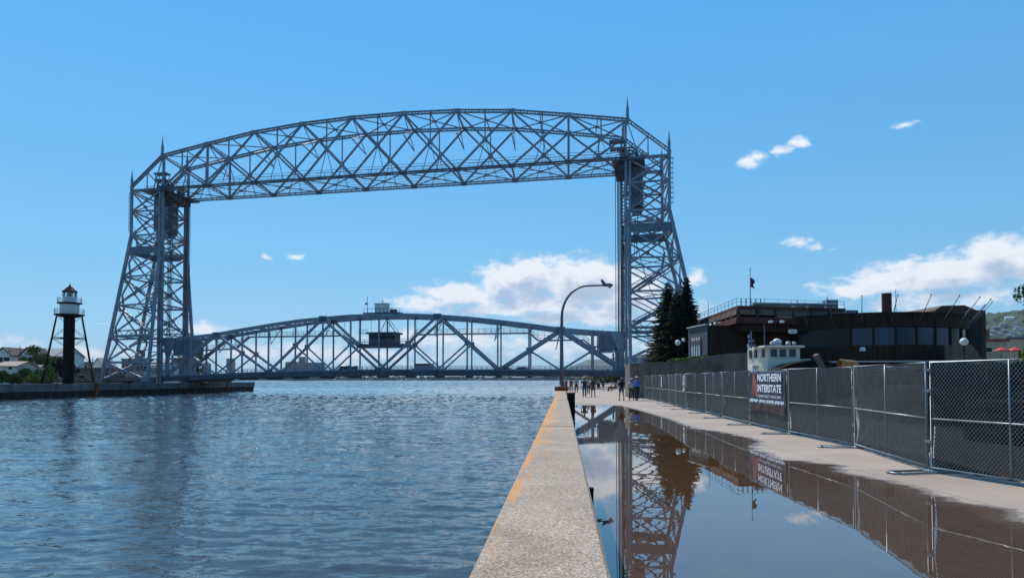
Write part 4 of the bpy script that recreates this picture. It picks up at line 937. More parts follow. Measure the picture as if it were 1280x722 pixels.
def person(label, x, y, rz, top, bottom, shorts=False, hair=(.05,.03,.02), hat=None, h=1.74, stride=.22, sit=False, female=False, bag=None, longhair=False):
    root = thing('person', label, 'person', (x, y, 0), rz, 'people on the walkway'); root.scale = (1.16, 1.1, 1.02)
    k = h/1.74; st = stride
    # faces +y ; x right
    J = {}
    J['pel'] = (0,0,.93); J['wai'] = (0,.0,1.08); J['che'] = (0,.01,1.30); J['nek'] = (0,0,1.46); J['hb'] = (0,.02,1.55); J['ht'] = (0,.015,1.68)
    sw = .165 if female else .19
    for s_, n in ((-1,'l'),(1,'r')):
        ph = st*s_
        J['hip'+n] = (.09*s_,0,.90); J['kn'+n] = (.095*s_, ph*.55+.04, .50); J['an'+n] = (.095*s_, ph-.03*(1 if ph > 0 else 2.2), .10+(.05 if ph < 0 else 0)); J['to'+n] = (.11*s_, ph+.13, .045)
        J['sh'+n] = (sw*s_, 0, 1.42); J['el'+n] = ((sw+.06)*s_, -ph*.35-.03, 1.15); J['wr'+n] = ((sw+.06)*s_, -ph*.8+.06, .92)
    if sit:
        for n, s_ in (('l',-1),('r',1)):
            J['kn'+n] = (.12*s_, .42, .50); J['an'+n] = (.12*s_, .46, .10); J['to'+n] = (.12*s_, .60, .045); J['wr'+n] = (.14*s_, .34, .60); J['el'+n] = (.23*s_, .06, .72)
        for n in ('pel','wai','che','nek','hb','ht'): a = J[n]; J[n] = (a[0], a[1]+(.06 if n in ('che','nek','hb','ht') else 0), a[2]-.44)
        for n in ('hipl','hipr'): a = J[n]; J[n] = (a[0], a[1], a[2]-.42)
        for n in ('shl','shr'): a = J[n]; J[n] = (a[0], a[1]+.05, a[2]-.44)
    for a in J: J[a] = tuple(c*k for c in J[a])
    rad = {'pel':(.15,.11),'wai':(.125,.095),'che':(.15,.105),'nek':.052,'hb':(.075,.088),'ht':(.062,.075)}
    for n in 'lr': rad.update({'hip'+n:.085,'kn'+n:.056,'an'+n:.04,'to'+n:.035,'sh'+n:.058,'el'+n:.040,'wr'+n:.028})
    def sk(name, names, edges, m, grow=1.0, add=0.0, over={}, rt=0, lvl=1):
        pts = [J[n] for n in names]; es = [(names.index(a), names.index(c)) for a, c in edges]; rs = []
        for n in names:
            r = over.get(n, rad[n]); rs.append(tuple((q*grow+add)*k for q in r) if isinstance(r, tuple) else (r*grow+add)*k)
        return skinmesh(name, pts, es, rs, m, root, rt, lvl)
    # hands: palm plus five finger chains grown from the same body skeleton
    names = ['pel','wai','che','nek','hb','ht','hipl','knl','anl','tol','hipr','knr','anr','tor','shl','ell','wrl','shr','elr','wrr']
    edges = [('pel','wai'),('wai','che'),('che','nek'),('nek','hb'),('hb','ht'),('pel','hipl'),('hipl','knl'),('knl','anl'),('anl','tol'),('pel','hipr'),('hipr','knr'),('knr','anr'),('anr','tor'),('che','shl'),('shl','ell'),('ell','wrl'),('che','shr'),('shr','elr'),('elr','wrr')]
    for n, s_ in (('l',-1),('r',1)):
        w0 = Vector(J['wr'+n]); e0 = Vector(J['el'+n]); d = (w0-e0).normalized()
        J['pa'+n] = tuple(w0+d*.07*k); rad['pa'+n] = (.022,.034); names.append('pa'+n); edges.append(('wr'+n,'pa'+n))
        side = Vector((0,1,0))-d*d.y; side.normalize(); curl = Vector((-s_,0,0))
        for q, (off, ln) in enumerate(((.030,.068),(.010,.078),(-.011,.072),(-.030,.056))):
            b0 = Vector(J['pa'+n])+side*off*k+d*.03*k; b1 = b0+d*ln*k*.55+curl*.012; b2 = b1+d*ln*k*.4+curl*.022
            for m_, p_ in ((0,b0),(1,b1),(2,b2)):
                nm = f'f{n}{q}{m_}'; J[nm] = tuple(p_); rad[nm] = .009 if m_ else .010; names.append(nm)
            edges += [('pa'+n, f'f{n}{q}0'), (f'f{n}{q}0', f'f{n}{q}1'), (f'f{n}{q}1', f'f{n}{q}2')]
        t0 = w0+d*.035*k+side*.035*k; t1 = t0+d*.035*k+side*.02*k+curl*.01
        J['t0'+n] = tuple(t0); J['t1'+n] = tuple(t1); rad['t0'+n] = .012; rad['t1'+n] = .009; names += ['t0'+n,'t1'+n]; edges += [('wr'+n,'t0'+n),('t0'+n,'t1'+n)]
    body = sk('body', names, edges, SKIN)
    hb, ht = Vector(J['hb']), Vector(J['ht']); hc = hb*.45+ht*.55
    b = MB(); b.tube([hc+Vector((0,.085*k,.02*k)), hc+Vector((0,.108*k,-.012*k))], [.010*k,.014*k], 6)
    for s_ in (-1,1): b.ball(hc+Vector((s_*.078*k,.0,-.005)), .022*k, 8, sq=(.5,1,1.4))
    b.build('nose_and_ears', SKIN, root, smooth=True).name = 'face_feature'
    b = MB()
    for s_ in (-1,1): b.ball(hc+Vector((s_*.03*k,.080*k,.012*k)), .010*k, 6)
    b.box(hc+Vector((0,.082*k,-.048*k)), (.045*k,.012*k,.008*k)); b.build('eyes_and_mouth', M['trim_dark'], root).name = 'eye'
    hm = mat('hair', hair, .7, 0, .2, 20)
    b = MB(); b.ball(hc+Vector((0,-.018*k,.028*k)), .094*k, 14, sq=(.92,1.08,1.05))
    if longhair: b.ball(hc+Vector((0,-.07*k,-.09*k)), .085*k, 12, sq=(.95,.6,1.7))
    hobj = b.build('hair', hm, root, smooth=True)
    if hat:
        b = MB(); b.lathe(hc+Vector((0,-.01*k,.055*k)), [(.112*k,0),(.112*k,.03*k),(.098*k,.065*k),(.055*k,.09*k),(.01,.095*k)], 14)
        b.box(hc+Vector((0,.12*k,.062*k)), (.14*k,.11*k,.012*k)); b.build('cap', mat('cap_cloth', hat, .8, 0, .1, 8), root, smooth=False)
    tm = mat('top_cloth', top, .85, 0, .15, 6); bm_ = mat('trouser_cloth', bottom, .85, 0, .15, 6)
    J2 = {}
    for n in 'lr':
        a, c = Vector(J['sh'+n]), Vector(J['el'+n]); J['sl'+n] = tuple(a+(c-a)*.8); rad['sl'+n] = .048
        a, c = Vector(J['hip'+n]), Vector(J['kn'+n]); J['th'+n] = tuple(a+(c-a)*.72); rad['th'+n] = .072
    J['hem'] = tuple(Vector(J['pel'])+Vector((0,0,-.03*k))); rad['hem'] = (.152,.115)
    J['col'] = tuple(Vector(J['che'])*.25+Vector(J['nek'])*.75); rad['col'] = .07
    sk('shirt', ['hem','wai','che','col','shl','sll','shr','slr'], [('hem','wai'),('wai','che'),('che','col'),('che','shl'),('shl','sll'),('che','shr'),('shr','slr')], tm, 1.0, .014)
    if shorts: sk('shorts', ['pel','hipl','thl','hipr','thr'], [('pel','hipl'),('hipl','thl'),('pel','hipr'),('hipr','thr')], bm_, 1.0, .014, over={'pel':(.148,.112)})
    else: sk('trousers', ['pel','hipl','knl','anl','hipr','knr','anr'], [('pel','hipl'),('hipl','knl'),('knl','anl'),('pel','hipr'),('hipr','knr'),('knr','anr')], bm_, 1.0, .013, over={'pel':(.148,.112),'anl':.05,'anr':.05})
    for n in 'lr':
        b = MB(); a, c = Vector(J['an'+n]), Vector(J['to'+n]); b.tube([a+Vector((0,-.05,-.05)), a+Vector((0,.02,-.045)), c+Vector((0,-.01,0)), c+Vector((0,.05,-.005))], [.035*k,.045*k,.045*k,.025*k], 8); b.build('shoe', M['trim_dark'], root, smooth=True)
    if bag:
        b = MB(); b.box(Vector(J['che'])+Vector((0,-.20*k,-.06*k)), (.28*k,.16*k,.40*k)); o = b.build('backpack', mat('bag_cloth', bag, .8), root, bevel=.04)
    return root
def ppos(u, v):
    a, b_ = ray(u, v); Y = -EYE/b_; return a*Y, Y
x, y = ppos(796, 500.5); person('person in a bright blue shirt, dark trousers and white cap walking away along the fence', x, y, .05, (.035,.13,.42), (.02,.025,.04), hat=(.6,.62,.65), h=1.82, bag=(.04,.15,.50))
x, y = ppos(789.5, 499.8); person('person in a pale blue-white shirt and white cap walking left of the blue shirt', x, y, .1, (.45,.52,.62), (.02,.03,.06), hat=(.6,.6,.6), h=1.68, stride=-.2)
x, y = ppos(777, 500.3); person('person with long dark hair in black top and grey shorts walking beside the fence', x, y, .15, (.015,.015,.018), (.12,.14,.16), shorts=True, h=1.70, longhair=True, female=True, stride=-.18)
x, y = ppos(730.5, 496); person('person in black shirt and blue jeans walking on the middle of the walkway', x, y, -.1, (.014,.014,.018), (.05,.08,.14), h=1.8)
x, y = ppos(741.5, 496.2); person('person in dark maroon top with bare legs beside the one in jeans', x, y, .1, (.05,.018,.03), (.16,.05,.06), shorts=True, h=1.68, female=True, longhair=True, stride=-.2)
x, y = ppos(720.5, 490.3); person('person in grey shirt and straw hat just right of the lamp post', x, y, 2.9, (.14,.14,.13), (.05,.03,.03), hat=(.45,.40,.32), h=1.75)
x, y = ppos(714, 489.2); person('person in dark navy top close to the lamp post', x, y, .2, (.02,.025,.05), (.08,.10,.14), h=1.72, stride=-.2)
x, y = ppos(707.5, 489); person('person in a red top at the lamp post beside the canal wall', x, y, 3.0, (.40,.05,.05), (.05,.04,.04), h=1.66, female=True, hair=(.12,.06,.03))
x, y = ppos(735.5, 492.5); person('person in a white shirt half hidden behind the one in jeans', x, y, 3.1, (.5,.48,.46), (.04,.04,.05), h=1.7, hair=(.2,.1,.05))
x, y = ppos(754, 488.3); person('person in a black shirt and shorts under the bridge', x, y, .3, (.015,.015,.02), (.05,.05,.05), shorts=True, h=1.75, hat=(.4,.4,.4))
x, y = ppos(764.5, 488.5); person('person in white sitting on the low red bench by the fence', x, y, 1.4, (.55,.52,.48), (.08,.06,.05), h=1.72, sit=True)
x2, y2 = ppos(769.5, 488.5); person('person in dark clothes sitting at the right end of the low red bench', x2, y2, 1.6, (.03,.03,.04), (.03,.03,.05), h=1.74, sit=True)
x3, y3 = ppos(748, 486.3); person('farthest person, in pale grey, pushing the dark stroller under the bridge', x3, y3, 3.1, (.3,.3,.32), (.05,.05,.06), h=1.7)
# bench
root = thing('bench', 'low red-brown bench with two people sitting beside the fence', 'bench', (x+.5, y-.05, 0), 0)
b = MB()
for k in range(4): b.box((.4, -.25+.14*k, .43), (3.0,.12,.05))
b.build('seat', M['rust'], root)
for q in (-.9, 1.7):
    b = MB(); b.box((q,0,.2), (.12,.5,.40)); b.build('leg', M['rust'], root)
# stroller
root = thing('stroller', 'dark stroller standing on the walkway under the bridge', 'stroller', (x3-.1, y3-1.0, 0), 0)
b = MB(); b.extrude([(-.25,-.35,.35),(-.25,.3,.35),(-.25,.42,.85),(-.25,.1,.95),(-.25,-.2,.6)], (.5,0,0)); b.build('seat', M['black_metal'], root, bevel=.03)
b = MB()
for q in (-.24,.24): b.tube([(q,-.4,.15),(q,.3,.6),(q,.62,1.02)], .015, 6)
b.tube([(-.24,.62,1.02),(.24,.62,1.02)], .02, 6); b.build('frame', M['galv'], root)
for q in (-.26,.26):
    for w_ in (-.4,.38):
        b = MB(); b.tube([(q-.02,w_,.13),(q+.02,w_,.13)], .13, 14); b.build('wheel', M['tyre'], root)
# orange market umbrella / cart under the bridge
x, y = ppos(735, 486)
root = thing('cart', 'small vending cart with an orange canopy under the bridge', 'cart', (x, y, 0), 0)
b = MB(); b.lathe((0,0,1.95), [(1.15,0),(1.1,.08),(.6,.25),(.05,.32)], 10); b.build('canopy', mat('orange_canvas', (.38,.15,.04), .8), root)
b = MB(); b.tube([(0,0,.9),(0,0,2.4)], .03, 6); b.build('pole', M['galv'], root)
b = MB(); b.box((0,0,.6), (1.6,.8,.7)); b.build('cart_body', M['steel_panel'], root, bevel=.04)
for q in (-.6,.6): b = MB(); b.tube([(q,-.45,.25),(q,-.38,.25)], .25, 14); b.build('wheel', M['tyre'], root)

# ================================================================== TREES
def leaf_cloud(b, c, rad, n, size, rnd, squash=1.0):
    for _ in range(n):
        while True:
            p = Vector((rnd.uniform(-1,1), rnd.uniform(-1,1), rnd.uniform(-1,1)))
            if p.length < 1: break
        p = Vector((p.x*rad[0], p.y*rad[1], p.z*rad[2]))+Vector(c)
        e = Euler((rnd.uniform(0,6.28), rnd.uniform(0,6.28), rnd.uniform(0,6.28))).to_matrix(); s_ = size*rnd.uniform(.6,1.4)
        b.add([p+e@Vector((-s_,0,0)), p+e@Vector((0,-s_*.55,0)), p+e@Vector((s_,0,0)), p+e@Vector((0,s_*.55,0))], [(0,1,2,3)])
def tree(label, x, y, z, h, r, m, seed, name='tree', group=None, n=1, ls=.22, trunk=.28, cat='tree', flat=1.0):
    rnd = random.Random(seed); root = thing(name, label, cat, (x, y, z), 0, group)
    b = MB(); b.tube([(0,0,-.3),(rnd.uniform(-.1,.1),0,h*trunk),(rnd.uniform(-.3,.3),rnd.uniform(-.2,.2),h*.75)], [.035*h*.6,.025*h*.6,.01], 8)
    cl = []
    for k in range(int(11*n)+5):
        a = rnd.uniform(0,6.28); t = rnd.random(); zz = h*(trunk+.08+(.86-trunk)*t); rr = r*(math.sin(math.pi*min(1,.25+.72*t))**.7)*rnd.uniform(.35,.8)
        c = (rr*math.cos(a), rr*math.sin(a), zz); cl.append(c); b.tube([(0,0,h*trunk*.9), ((c[0])*.5, c[1]*.5, (h*trunk+zz)/2+.1*h*.2), c], [.018*h*.5,.011*h*.4,.006], 5)
    b.build('trunk', M['bark'], root)
    b = MB()
    for c in cl:
        q = r*rnd.uniform(.28,.46); leaf_cloud(b, c, (q, q, q*.75*flat), int(130*n), ls*rnd.uniform(.8,1.2), rnd)
    b.build('crown', m, root); return root
def spruce(label, x, y, z, h, r, seed, lean=0):
    rnd = random.Random(seed); root = thing('spruce_tree', label, 'spruce tree', (x, y, z), 0, 'spruces behind the planter wall')
    b = MB(); b.tube([(0,0,-.4),(0,0,h*.5),(lean,0,h)], [.2,.12,.015], 8); b.build('trunk', M['bark'], root)
    b = MB(); zz = h*.05
    while zz < h*.985:
        t = zz/h; L0 = r*(1-t)**.8*(1.0 if t > .12 else .8); nb = max(7, int(21*(1-t)+8))
        for k in range(nb):
            a = rnd.uniform(0, 6.28); L = L0*rnd.uniform(.60,1.10)+.14; z0 = zz+rnd.uniform(-.12,.12)
            tip = Vector((math.cos(a)*L+lean*t, math.sin(a)*L, z0-L*.22+.1*L*L*.3)); base = Vector((lean*t,0,z0+.1))
            nseg = max(3, int(L/.13))
            for j in range(1, nseg+1):
                f = j/nseg; p = base.lerp(tip, f)-Vector((0,0,.16*math.sin(f*math.pi)*L*.4)); wdt = .30*(1-f*.6)*min(1, L)+.07
                for s_ in (-1, 1, 0):
                    d = Vector((math.cos(a+s_*1.05), math.sin(a+s_*1.05), rnd.uniform(-.55,.15))); e = p+d*wdt*rnd.uniform(.7,1.2)
                    side = Vector((-d.y, d.x, rnd.uniform(-.4,.4)))*.085
                    b.add([p-side, e, p+side, p+Vector((0,0,-.09))], [(0,1,2),(2,1,3)])
        zz += .17+.10*(1-t)
    b.tube([(lean,0,h*.97),(lean,0,h+.28)], [.04,.01], 5); b.build('crown', M['spruce'], root)
def base_x(u, Y): return ray(u, 470)[0]*Y
spruce('left shorter dark spruce behind the concrete planter wall, close to the bridge tower', base_x(836,87), 87, 1.6, at(836,352,87).z-1.6, 3.7, 5, -.1)
spruce('right taller dark spruce beside the museum wall, globe lamps in front', base_x(859,88), 88, 1.6, at(859,345,88).z-1.6, 3.4, 9, .0)
spruce('low bushy spruce filling the gap between the two tall spruces', base_x(847,85), 85, 1.6, 10.6, 3.4, 12, 0)

# ================================================================== PLANTER WALLS AND GLOBES
b = MB(); Yp = 64
pl = [(787.5,454.5,64),(800,452.8,63.5),(823,451.8,62.5),(845,452.4,62),(862,454.2,62),(923,461.5,66),(950,466,70)]
tops = [at(u,v,Y) for u,v,Y in pl]
for i in range(len(tops)-1):
    p, q = tops[i], tops[i+1]; n_ = Vector((0.35,.6,0)) if i == 0 else Vector((0,.45,0))
    b.add([(p.x,p.y,-.3),(q.x,q.y,-.3),q,p, (p.x,p.y+.45,-.3),(q.x,q.y+.45,-.3),q+Vector((0,.45,0)),p+Vector((0,.45,0))], [(0,1,2,3),(7,6,5,4),(3,2,6,7),(1,0,4,5),(0,3,7,4),(2,1,5,6)])
p = tops[0]; b.extrude([(p.x,p.y,-.3),(p.x,p.y,p.z),(p.x+.5,p.y+6,p.z),(p.x+.5,p.y+6,-.3)], (.4,0,0))
tag(b.build('planter_wall', M['conc_brown'], None, (tops[2].x, tops[2].y, 0)), 'curved concrete planter wall below the spruces at the far end of the fence', 'wall')
b = MB(); pl2 = [(845,452.2,67),(883,446.2,65),(906,442.2,63.5),(950,439,62),(965,438,61.5)]; tp = [at(u,v,Y) for u,v,Y in pl2]
for i in range(len(tp)-1):
    p, q = tp[i], tp[i+1]
    b.add([(p.x,p.y,-.3),(q.x,q.y,-.3),q,p, (p.x,p.y+.4,-.3),(q.x,q.y+.4,-.3),q+Vector((0,.4,0)),p+Vector((0,.4,0))], [(0,1,2,3),(7,6,5,4),(3,2,6,7),(1,0,4,5),(0,3,7,4),(2,1,5,6)])
tag(b.build('ramp_wall', M['conc_brown'], None, (tp[0].x, tp[0].y, 0)), 'rising concrete ramp wall in front of the museum, left of the pilot house', 'wall')
b = MB(); b.add([(tops[0].x+.3,64.3,2.6),(tops[-1].x,66.5,2.0),(tp[-1].x+1,66,3.3),(24,80,3.0),(26,94,3.0),(11.5,94,2.7)], [(0,1,2,3,4)])
tag(b.build('planted_ground', M['grass']), kind='structure')
b = MB(); rnd = random.Random(4)
for i in range(60):
    u = 838+46*i/60; Y = 67.5; p = at(u, 451.5-(u-838)*.12, Y); leaf_cloud(b, (p.x, p.y, p.z-.05), (.5,.5,.26), 26, .10, rnd)
tag(b.build('hedge', M['leaf_bright'], None, (at(860,450,67.5).x, 67.5, 2.9)), 'strip of bright green low shrubs on top of the concrete ramp wall', 'hedge')
def globe(label, u, v, Y, r, zb):
    p = at(u, v, Y); root = thing('globe_lamp', label, 'globe lamp', (p.x, p.y, zb), 0, 'white globe lamps')
    b = MB(); b.ball((0,0,p.z-zb), r, 16); b.build('globe', M['lamp_globe'], root, smooth=True)
    b = MB(); b.tube([(0,0,0),(0,0,p.z-zb-r*.9)], .05, 8); b.lathe((0,0,p.z-zb-r-.06), [(.07,0),(.12,.08)], 8); b.build('post', M['black_metal'], root)
globe('larger white globe lamp in front of the spruces', 847.3, 428.2, 68, .27, 2.5)
globe('smaller white globe lamp just right of the larger one in front of the spruces', 854.3, 424.8, 76, .20, 2.5)
globe('big white globe lamp at the right end of the curved building', 1205, 427, 60, .33, 1)

# ================================================================== MUSEUM BUILDING
def quadwall(b, p, q, z0, z1, th=.3, m=0):
    p, q = Vector(p), Vector(q); d = (q-p).normalized(); n_ = Vector((-d.y, d.x))*th
    b.extrude([(p.x,p.y,z0),(q.x,q.y,z0),(q.x+n_.x,q.y+n_.y,z0),(p.x+n_.x,p.y+n_.y,z0)], (0,0,z1-z0), m)
mus = thing('museum_building', 'dark brown museum with a round windowed drum, rust-red roof edge and flat-roofed wing', 'museum', (30, 78, 0))
O = (30, 78, 0)
# wing (west block)
a0 = at(861,412,80); a1 = at(884.5,401.5,74.5); zt = 7.25
b = MB(); b.prism([(a1.x,a1.y),(30,a1.y+.2),(30,92),(27.5,92),(a0.x,a0.y)], 1.0, zt); b.build('wing', M['brown_board'], mus, O)
b = MB(); b.extrude([(a0.x-.06,a0.y,1.2),(a0.x-.06,a0.y,zt+.04),(a1.x-.06,a1.y-.06,zt+.04),(a1.x-.06,a1.y-.06,1.2)], (.05,0,0)); b.build('lit_side_sheet', M['side_grey'], mus, O)  # grey-blue sheet puts the bluish light on this side into colour
b = MB(); b.bar((a0.x-.12,a0.y,zt+.1),(a1.x-.12,a1.y-.1,zt+.1),.25,.12); b.build('flashing', M['roof_pale'], mus, O)
b = MB(); g0 = at(865.6,440,78.8); g1 = at(877.3,440,76.2); zz0, zz1 = at(866,446,78).z, at(870,422,77.5).z
b.extrude([(g0.x-.16,g0.y,zz0),(g0.x-.16,g0.y,zz1),(g1.x-.16,g1.y,zz1),(g1.x-.16,g1.y,zz0)], (.05,0,0)); win = b.build('window', M['white'], mus, O)
b = MB()
for f in (.0,.25,.5,.75,1): p = g0.lerp(g1, f); b.bar((p.x-.2,p.y,zz0),(p.x-.2,p.y,zz1),.06)
b.bar((g0.x-.2,g0.y,zz1-.55),(g1.x-.2,g1.y,zz1-.55),.05,.4); b.build('frame', M['side_grey'], win, O)
# upper storey with rust-red fascia
c1 = at(922,383,72); c0 = at(880,398,87); c2 = at(1057,379,75); zu0, zu1 = 7.28, 9.05
poly = [(c1.x,c1.y),(c2.x,c2.y),(c2.x,90),(c0.x,c0.y+2)]
b = MB(); b.prism([(x+.5,y+.4) for x, y in poly], 6.5, zu0+.6); b.build('upper_storey', M['brown_board'], mus, O)
b = MB()
b.prism(poly, zu1-.28, zu1, 0)
edge = [(Vector((c0.x,c0.y+2)),Vector((c1.x,c1.y))),(Vector((c1.x,c1.y)),Vector((c2.x,c2.y)))]
for p, q in edge:
    b.bar((p.x,p.y,zu0+.15),(q.x,q.y,zu0+.15),.35,.3,0); b.bar((p.x,p.y,zu0+.45),(q.x,q.y,zu0+.45),.2,.35,0)
    n = int((q-p).length/1.9)
    for i in range(n):
        s_, e_ = p.lerp(q,(i+.04)/n), p.lerp(q,(i+.96)/n); b.bar((s_.x,s_.y+.05,zu1-.62),(e_.x,e_.y+.05,zu1-.62),.2,.55,1)
        b.bar((s_.x,s_.y-.05,zu0),(s_.x,s_.y-.05,zu1-.3),.28,.14,0) if False else b.box((s_.x,s_.y,zu1-.8),(.18,.3,1.1),0,0)
b.build('fascia', [M['rust_fascia'], M['tan_fascia']], mus, O)
b = MB()
for p, q in edge:
    n = int((q-p).length/1.5)
    for i in range(n+1): s_ = p.lerp(q,i/n); b.bar((s_.x,s_.y+.3,zu1),(s_.x,s_.y+.3,zu1+.75),.028)
    for dz in (.4,.75): b.bar((p.x,p.y+.3,zu1+dz),(q.x,q.y+.3,zu1+dz),.03)
b.build('roof_rail', M['steel_dark'], mus, O)
b = MB(); rnd = random.Random(2)
for k in range(7): b.box((c1.x+1.5+k*1.5+rnd.uniform(-.3,.3), 75+rnd.uniform(0,2), zu1+.22), (rnd.uniform(.6,1.7), 1, rnd.uniform(.3,.75)))
for k in range(5): b.tube([(c1.x+1+k*.5,74,zu1),(c1.x+1+k*.5,74,zu1+.9)], .06, 6)
b.tube([(c1.x+2,73.4,zu1+.28),(c1.x+11,74.2,zu1+.3)], .16, 8); b.box((c2.x-1.2,76,zu1+.5), (1.2,1.2,.9))
b.build('roof_plant', M['galv'], mus, O)
b = MB(); b.box((at(1000,395,71).x,74.2,at(1000,395,74).z), (2.4,.8,.4)); b.build('awning', M['white'], mus, O)
# drum
DC = Vector((37.9, 78)); DR = 9.9
def arc(r, a0_, a1_, n): return [(DC.x+r*math.sin(R(a)), DC.y-r*math.cos(R(a))) for a in np.linspace(a0_, a1_, n)]
def drum(b, r, z0, z1, m=0, n=64): b.lathe((DC.x, DC.y, 0), [(r,z0),(r,z1)], n, m)
b = MB(); drum(b, DR, -.2, 4.85); drum(b, DR, 6.62, 7.95); drum(b, DR+.12, 7.93, 8.05); b.build('drum_wall', M['brown_board'], mus, O)
b = MB(); drum(b, DR+.7, 3.28, 3.42); b.build('ledge', M['far_pale'], mus, O)
b = MB(); drum(b, DR-.25, 4.84, 6.63); b.build('dark_glazing', M['glass_dark'], mus, O)
for k in range(-1, 9):
    aa = -25.5+11.3*k; blue = 0 <= k <= 4
    b = MB(); pts = arc(DR-.08, aa-5.35, aa+5.35, 4)
    for i in range(3):
        (xa_, ya_), (xb_, yb_) = pts[i], pts[i+1]; b.add([(xa_,ya_,4.92),(xb_,yb_,4.92),(xb_,yb_,6.56),(xa_,ya_,6.56)], [(0,1,2,3)])
    w_ = b.build('window', M['glass_blue'] if blue else M['glass_dark'], mus, O)
    b = MB(); (x0_, y0_) = arc(DR-.02, aa+5.65, aa+5.65, 1)[0]; b.bar((x0_,y0_,4.86),(x0_,y0_,6.6),.14,.14); b.build('mullion', M['brown_board'], w_, O)
for k in range(14):       # leaning flag masts round the drum roof
    aa = -98+k*14.5; (x0_, y0_) = arc(DR+.15, aa, aa, 1)[0]; (x1_, y1_) = arc(DR+2.0, aa, aa, 1)[0]
    b = MB(); b.tube([(x0_,y0_,7.1),(x1_,y1_,9.4)], [.045,.03], 6); b.ball((x1_,y1_,9.45), .07, 6); b.build('mast', M['steel_dark'], mus, O)
b = MB(); p = at(1108.5,391,80); b.lathe((p.x,80,7.9), [(.52,0),(.52,at(1108,366.5,80).z-7.9)], 20); b.build('chimney', M['rust_fascia'], mus, O, smooth=False)
b = MB(); p = at(1120,391,79); b.tube([(p.x,79,8),(p.x,79,at(1120,362,79).z)], .035, 5); b.build('antenna', M['galv'], mus, O)
b = MB(); p = at(1057,385,82); b.box((p.x+.5,82,9.0), (1.4,1,1.0)); b.build('roof_box', M['steel_panel'], mus, O)
# right block
p0, p1 = at(1169,387,84), at(1232,388,84); zr = at(1230,387.5,84).z
b = MB(); b.prism([(p0.x,84),(p1.x,84),(p1.x+1,96),(p0.x,96)], -.2, zr); 
b.extrude([(p0.x,84.1,zr),(at(1200,383,84).x-2,84.1,zr+.55),(at(1200,383,84).x+.6,84.1,zr+.6),(at(1222,388,84).x,84.1,zr)], (0,8,0)); b.build('block', M['brown_block'], mus, O)
b = MB(); q0, q1 = at(1199,397,83.6), at(1226,397,83.6); b.box(((q0.x+q1.x)/2,83.7,q0.z/2), (q1.x-q0.x,.5,q0.z)); b.build('dark_front_slab', M['trim_dark'], mus, O)  # dark slab proud of the block front; the recess is colour only
b = MB(); pA, pB, pC, pD = at(1190,430.5,66), at(1214,430,66), at(1229,449,66), at(1190,449,66)
b.extrude([(pA.x,66,pA.z),(pB.x,66,pB.z),(pC.x,66,pC.z),(pC.x,66,0),(pD.x,66,0)], (0,1.2,0))
tag(b.build('sloped_wall', M['conc_brown'], None, (pB.x,66,0)), 'sloped dark concrete wall below the big globe lamp at the right end of the round building', 'wall')
b = MB(); p = at(1083,435.5,67); b.extrude([(p.x-.25,67.6,p.z-.18),(p.x+.25,67.6,p.z-.18),(p.x+.12,67.6,p.z+.18),(p.x-.12,67.6,p.z+.18)], (0,.3,0))
b.build('wall_light', M['white'], mus, O)
# hanging sign and lights left of the drum
p = at(991,414,66); root = thing('sign', 'small white lozenge sign on a bracket post left of the round building', 'sign', (p.x, 66, 0))
b = MB(); b.extrude([(x,0,p.z+z) for x, z in ((-.42,0),(-.32,-.19),(.32,-.19),(.42,0),(.32,.19),(-.32,.19))], (0,.06,0)); b.build('board', M['white'], root)
b = MB(); b.box((0,-.01,p.z+.03),(.5,.02,.05)); b.box((0,-.01,p.z-.06),(.4,.02,.04)); b.build('print', M['grey_roof'], root)
b = MB(); b.tube([(.62,.1,0),(.62,.1,p.z+1.0)], .05, 6); b.tube([(.62,.1,p.z+.5),(-.3,.1,p.z+.5)], .03, 6); b.tube([(-.2,.1,p.z+.5),(-.2,.05,p.z+.15)], .02, 5); b.build('post', M['black_metal'], root)
p = at(970,402,64); root = thing('floodlight_mast', 'pole with two small floodlights above the pilot house, against the dark wing', 'floodlight', (p.x, 64, 0))
b = MB(); b.tube([(0,0,0),(0,0,p.z)], .05, 6); b.tube([(-.5,0,p.z-.1),(.5,0,p.z-.05)], .03, 6); b.build('pole', M['black_metal'], root)
for s_ in (-.5,.5): b = MB(); b.box((s_,-.1,p.z), (.34,.25,.22)); b.build('floodlight', M['white'], root, bevel=.04)
# flagpole
p = at(937.6,336,86); root = thing('flagpole', 'tall flagpole with a hanging dark flag above the museum roof', 'flagpole', (p.x, 86, 8.9))
b = MB(); b.tube([(0,0,0),(0,0,p.z-8.9)], [.07,.035], 7); b.ball((0,0,p.z-8.85), .09, 8); b.build('pole', M['galv'], root)
b = MB(); zf = at(937,347,86).z-8.9
vs = [(.04+.42*i/8*(1+.3*math.sin(k)), .05*math.sin(i*1.6+k), zf-.95*k/8*1.2-.25*i/8*i/8) for k in range(9) for i in range(9)]
b.add(vs, [(k*9+i,k*9+i+1,(k+1)*9+i+1,(k+1)*9+i) for k in range(8) for i in range(8)]); o = b.build('flag', M['flag'], root); o.modifiers.new('t','SOLIDIFY').thickness = .01
p = at(885.6,377,80); b = MB(); b.tube([(p.x,80,7.2),(p.x,80,p.z)], .03, 5); b.box((p.x,80,7.6),(.12,.12,.8)); b.build('antenna', M['galv'], mus, O)

